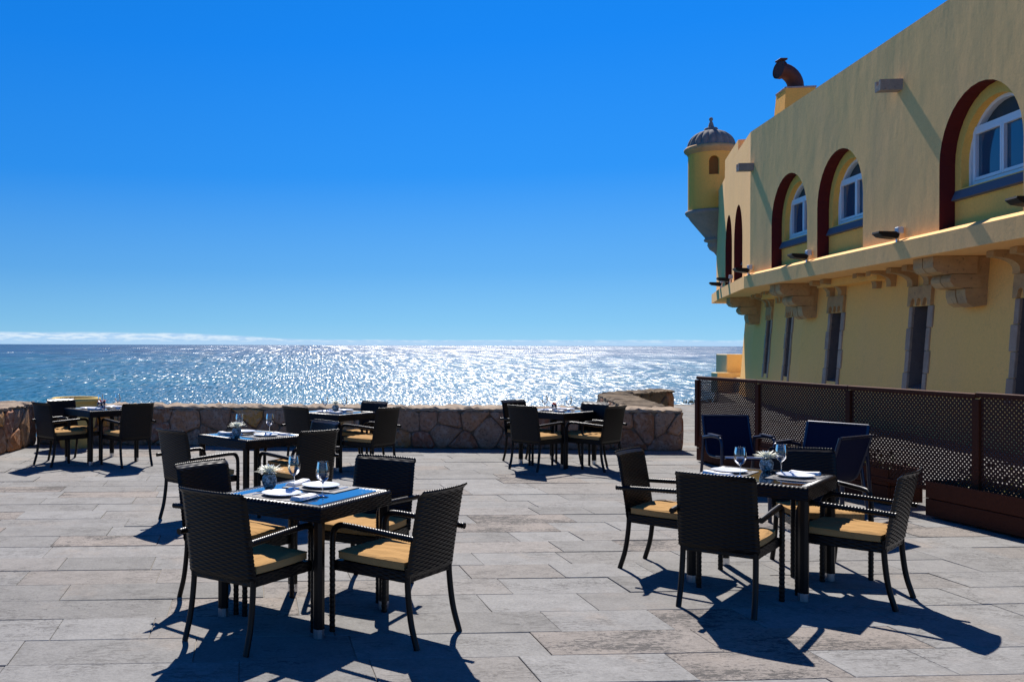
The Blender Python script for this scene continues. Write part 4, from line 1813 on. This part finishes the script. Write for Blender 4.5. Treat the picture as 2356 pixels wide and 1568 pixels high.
def make_tumbler():
    r = empty('glass_tumbler')
    q_ = MB()
    q_.lathe([(0, .004), (.030, .004), (.032, .0), (.036, .09), (.035, .09), (.031, .006)], n=28)
    q_.obj('cup', M['glass'], r)
    fl_ = MB()
    for k in range(34):
        a = 2 * PI * k / 34 * 3.3
        e_ = R(10 + 45 * random.random())
        dirv = Vector((math.cos(a) * math.cos(e_), math.sin(a) * math.cos(e_), math.sin(e_)))
        sd = Vector((-math.sin(a), math.cos(a), 0))
        c = Vector((-.012, 0, .088))
        ln = random.uniform(.03, .05)
        fl_.add([c - sd * .003, c + sd * .003, c + dirv * ln * .6 + sd * .009, c + dirv * ln, c + dirv * ln * .6 - sd * .009], [(0, 1, 2, 3, 4)])
    f_ = fl_.obj('bloom', M['petal_red'], r)
    q_ = MB()
    q_.tube([(.01, 0, .006), (-.012, 0, .09)], .0025, 6)
    q_.obj('stalk', M['leaf'], f_)
    return r


kn = MB()
kn.prism([(-.11, -.006), (.0, -.006), (.01, -.009), (.085, -.008), (.105, .0), (.0, .007), (-.11, .006)], .001, .0035, lambda a, x, y: (x, y, a))
KNIFE = kn.mesh('table_knife', M['silver'])
fk = MB()
fk.prism([(-.10, -.005), (.02, -.003), (.045, -.011), (.06, -.011), (.06, .011), (.045, .011), (.02, .003), (-.10, .005)], .001, .003, lambda a, x, y: (x, y, a))
for k in range(4):
    fk.box((.082, -.0095 + k * .00633, .002), (.046, .0030, .002))
FORK = fk.mesh('table_fork', M['silver'])

G0, V0, TU0 = make_glass(), make_vase(), make_tumbler()
first_used = {id(G0): False, id(V0): False, id(TU0): False}


def put(src, k, u, v, rot, label, cat, group, mesh_name=None, dz=0.0):
    Mx, a, nm = TF[k]
    p = Mx @ Vector((u, v, dz))
    if isinstance(src, bpy.types.Mesh):
        o = mk(mesh_name, src)
    else:
        o = src if not first_used[id(src)] else copy_tree(src)
        first_used[id(src)] = True
    o.location = p
    o.rotation_euler = (0, 0, a + rot)
    tag(o, label, cat, group)
    return o


# table: settings [(plate, napkin, glass, mat rotation, wording)], vase
SET = {
    'A': ([((-.20, .03), (-.215, -.155), (-.075, -.185), PI / 2, 'nearest the camera'), ((.20, .02), (.215, .21), (.055, .125), -PI / 2, 'farthest from the camera')], (-.03, .255)),
    'B': ([((.00, .215), (-.20, .225), (-.19, .085), 0, 'on its left side'), ((.06, -.205), (.26, -.21), (.205, -.075), PI, 'on its right side')], (.235, .03)),
    'C': ([((.0, -.22), (.21, -.22), (.17, -.08), 0, 'on its right side'), ((.07, .215), (-.16, .215), (-.08, .10), PI, 'on its left side')], (-.27, -.10)),
    'D': ([((-.20, .0), (-.20, -.18), (-.07, .12), PI / 2, 'on the near side'), ((.20, .0), (.21, .2), (.07, -.1), -PI / 2, 'on the far side')], (.03, .02)),
    'E': ([((-.20, .0), (-.20, -.18), (-.08, -.12), PI / 2, 'on the left side'), ((.20, .0), (.21, .2), (.16, -.17), -PI / 2, 'on the right side')], (-.03, .0)),
    'F': ([((-.20, .0), (-.20, -.18), (-.10, .14), PI / 2, 'on the left side'), ((.20, .0), (.21, .2), (-.0, -.19), -PI / 2, 'on the right side')], (-.10, -.02)),
}
for k, (sets, vs_) in SET.items():
    nm = TF[k][2]
    for (pp, npk, gg, mr, wd) in sets:
        put(PMAT, k, pp[0], pp[1], mr, 'dark woven placemat on %s, %s' % (nm, wd), 'placemat', 'placemats', 'placemat')
        put(PLATE, k, pp[0], pp[1], 0, 'round white plate on %s, %s' % (nm, wd), 'plate', 'white plates', 'plate', .0032)
        put(NAPKIN, k, npk[0], npk[1], mr + PI / 2 + random.uniform(-.15, .15), 'folded white napkin on %s, %s' % (nm, wd), 'napkin', 'folded napkins', 'napkin', .0032)
        put(G0, k, gg[0], gg[1], 0, 'empty stemmed wine glass on %s, %s' % (nm, wd), 'wine glass', 'wine glasses', dz=.0032)
        if k in 'ABC':
            c_, s_ = math.cos(mr), math.sin(mr)
            for (dx, me_, nme) in ((-.155, FORK, 'table_fork'), (.150, KNIFE, 'table_knife')):
                put(me_, k, pp[0] + dx * c_ * .95, pp[1] + dx * s_ * .95, mr + PI / 2, 'steel table %s on %s, %s' % ('fork' if me_ is FORK else 'knife', nm, wd),
                    'fork' if me_ is FORK else 'knife', 'cutlery', nme, .0034)
    if k in 'ABCD':
        o = put(V0, k, vs_[0], vs_[1], random.uniform(0, 2), 'round pebbled vase with a white flower on %s' % nm, 'vase', 'flower vases')
    else:
        put(TU0, k, vs_[0], vs_[1], .6, 'clear tumbler with an orange-red flower on %s' % nm, 'vase', 'tumblers with red flowers')
    if k == 'E':
        put(TU0, k, vs_[0] + .07, vs_[1] + .04, 2.1, 'second clear tumbler, right of its twin on the far left table, red flower', 'vase', 'tumblers with red flowers')

# ------------------------------------------------------------------ sling chairs by the screen


def make_sling(wd=.52, high=.84):
    r = empty('sling_chair')
    hw = wd / 2
    for sx_ in (1, -1):
        q_ = MB()
        q_.tube(smooth_path([(sx_ * (hw + .03), .26, 0), (sx_ * (hw + .03), .26, .35), (sx_ * (hw + .03), .25, .58), (sx_ * (hw + .03), .18, .635), (sx_ * (hw + .03), -.05, .63),
                             (sx_ * (hw + .03), -.26, .60)], 6), .018, 8)
        q_.obj('arm_frame', M['alu'], r)
        q_ = MB()
        q_.box((sx_ * (hw + .03), .06, .655), (.05, .30, .016), ch=.006)
        q_.obj('arm_pad', M['alu'], r)
        q_ = MB()
        q_.tube(smooth_path([(sx_ * hw, -.37, high), (sx_ * hw, -.30, .62), (sx_ * hw, -.21, .43), (sx_ * hw, .0, .405), (sx_ * hw, .25, .43)], 6), .014, 8)
        q_.obj('side_rail', M['alu'], r)
        q_ = MB()
        q_.tube([(sx_ * (hw + .03), -.26, .60), (sx_ * (hw + .03), -.30, .3), (sx_ * (hw + .03), -.36, 0)], .016, 8)
        q_.obj('leg', M['alu'], r)
    pts = smooth_path([(0, -.385, high + .004), (0, -.365, high - .02), (0, -.30, .62), (0, -.215, .435), (0, 0, .40), (0, .25, .43), (0, .275, .415)], 5)

    def f(u, v):
        t = v * (len(pts) - 1)
        i = min(int(t), len(pts) - 2)
        p = pts[i].lerp(pts[i + 1], t - i)
        return ((u - .5) * wd, p.y, p.z - .012 * (1 - (2 * u - 1) ** 2))
    q_ = MB()
    q_.grid(10, len(pts) - 1, f)
    q_.grid(10, len(pts) - 1, lambda u, v: tuple(Vector(f(u, v)) + Vector((0, .003, -.004))), flip=True)
    q_.obj('sling_seat', M['sling'], r)
    q_ = MB()
    q_.tube([(-hw, .262, .424), (hw, .262, .424)], .016, 8)
    q_.obj('front_bar', M['steel'], r)
    q_ = MB()
    q_.tube([(-hw, -.375, high), (hw, -.375, high)], .013, 8)
    q_.obj('top_bar', M['alu'], r)
    return r


SL0 = make_sling()
for i, (x, y, a, lb_) in enumerate(((4.86, 10.45, 268, 'navy sling chair facing the camera at the far left end of the lattice screen'),
                                   (5.28, 9.55, 215, 'navy sling chair with a wide curved back against the middle of the lattice screen'),
                                   (4.72, 8.62, 122, 'navy sling chair with its back to the camera, behind the dark table near the screen'))):
    o = SL0 if i == 0 else copy_tree(SL0)
    o.location = (x, y, 0)
    o.rotation_euler = (0, 0, R(a - 90))
    if i == 1:
        o.scale = (1.18, 1.0, 1.0)
    tag(o, lb_, 'chair', 'navy sling chairs by the lattice screen')
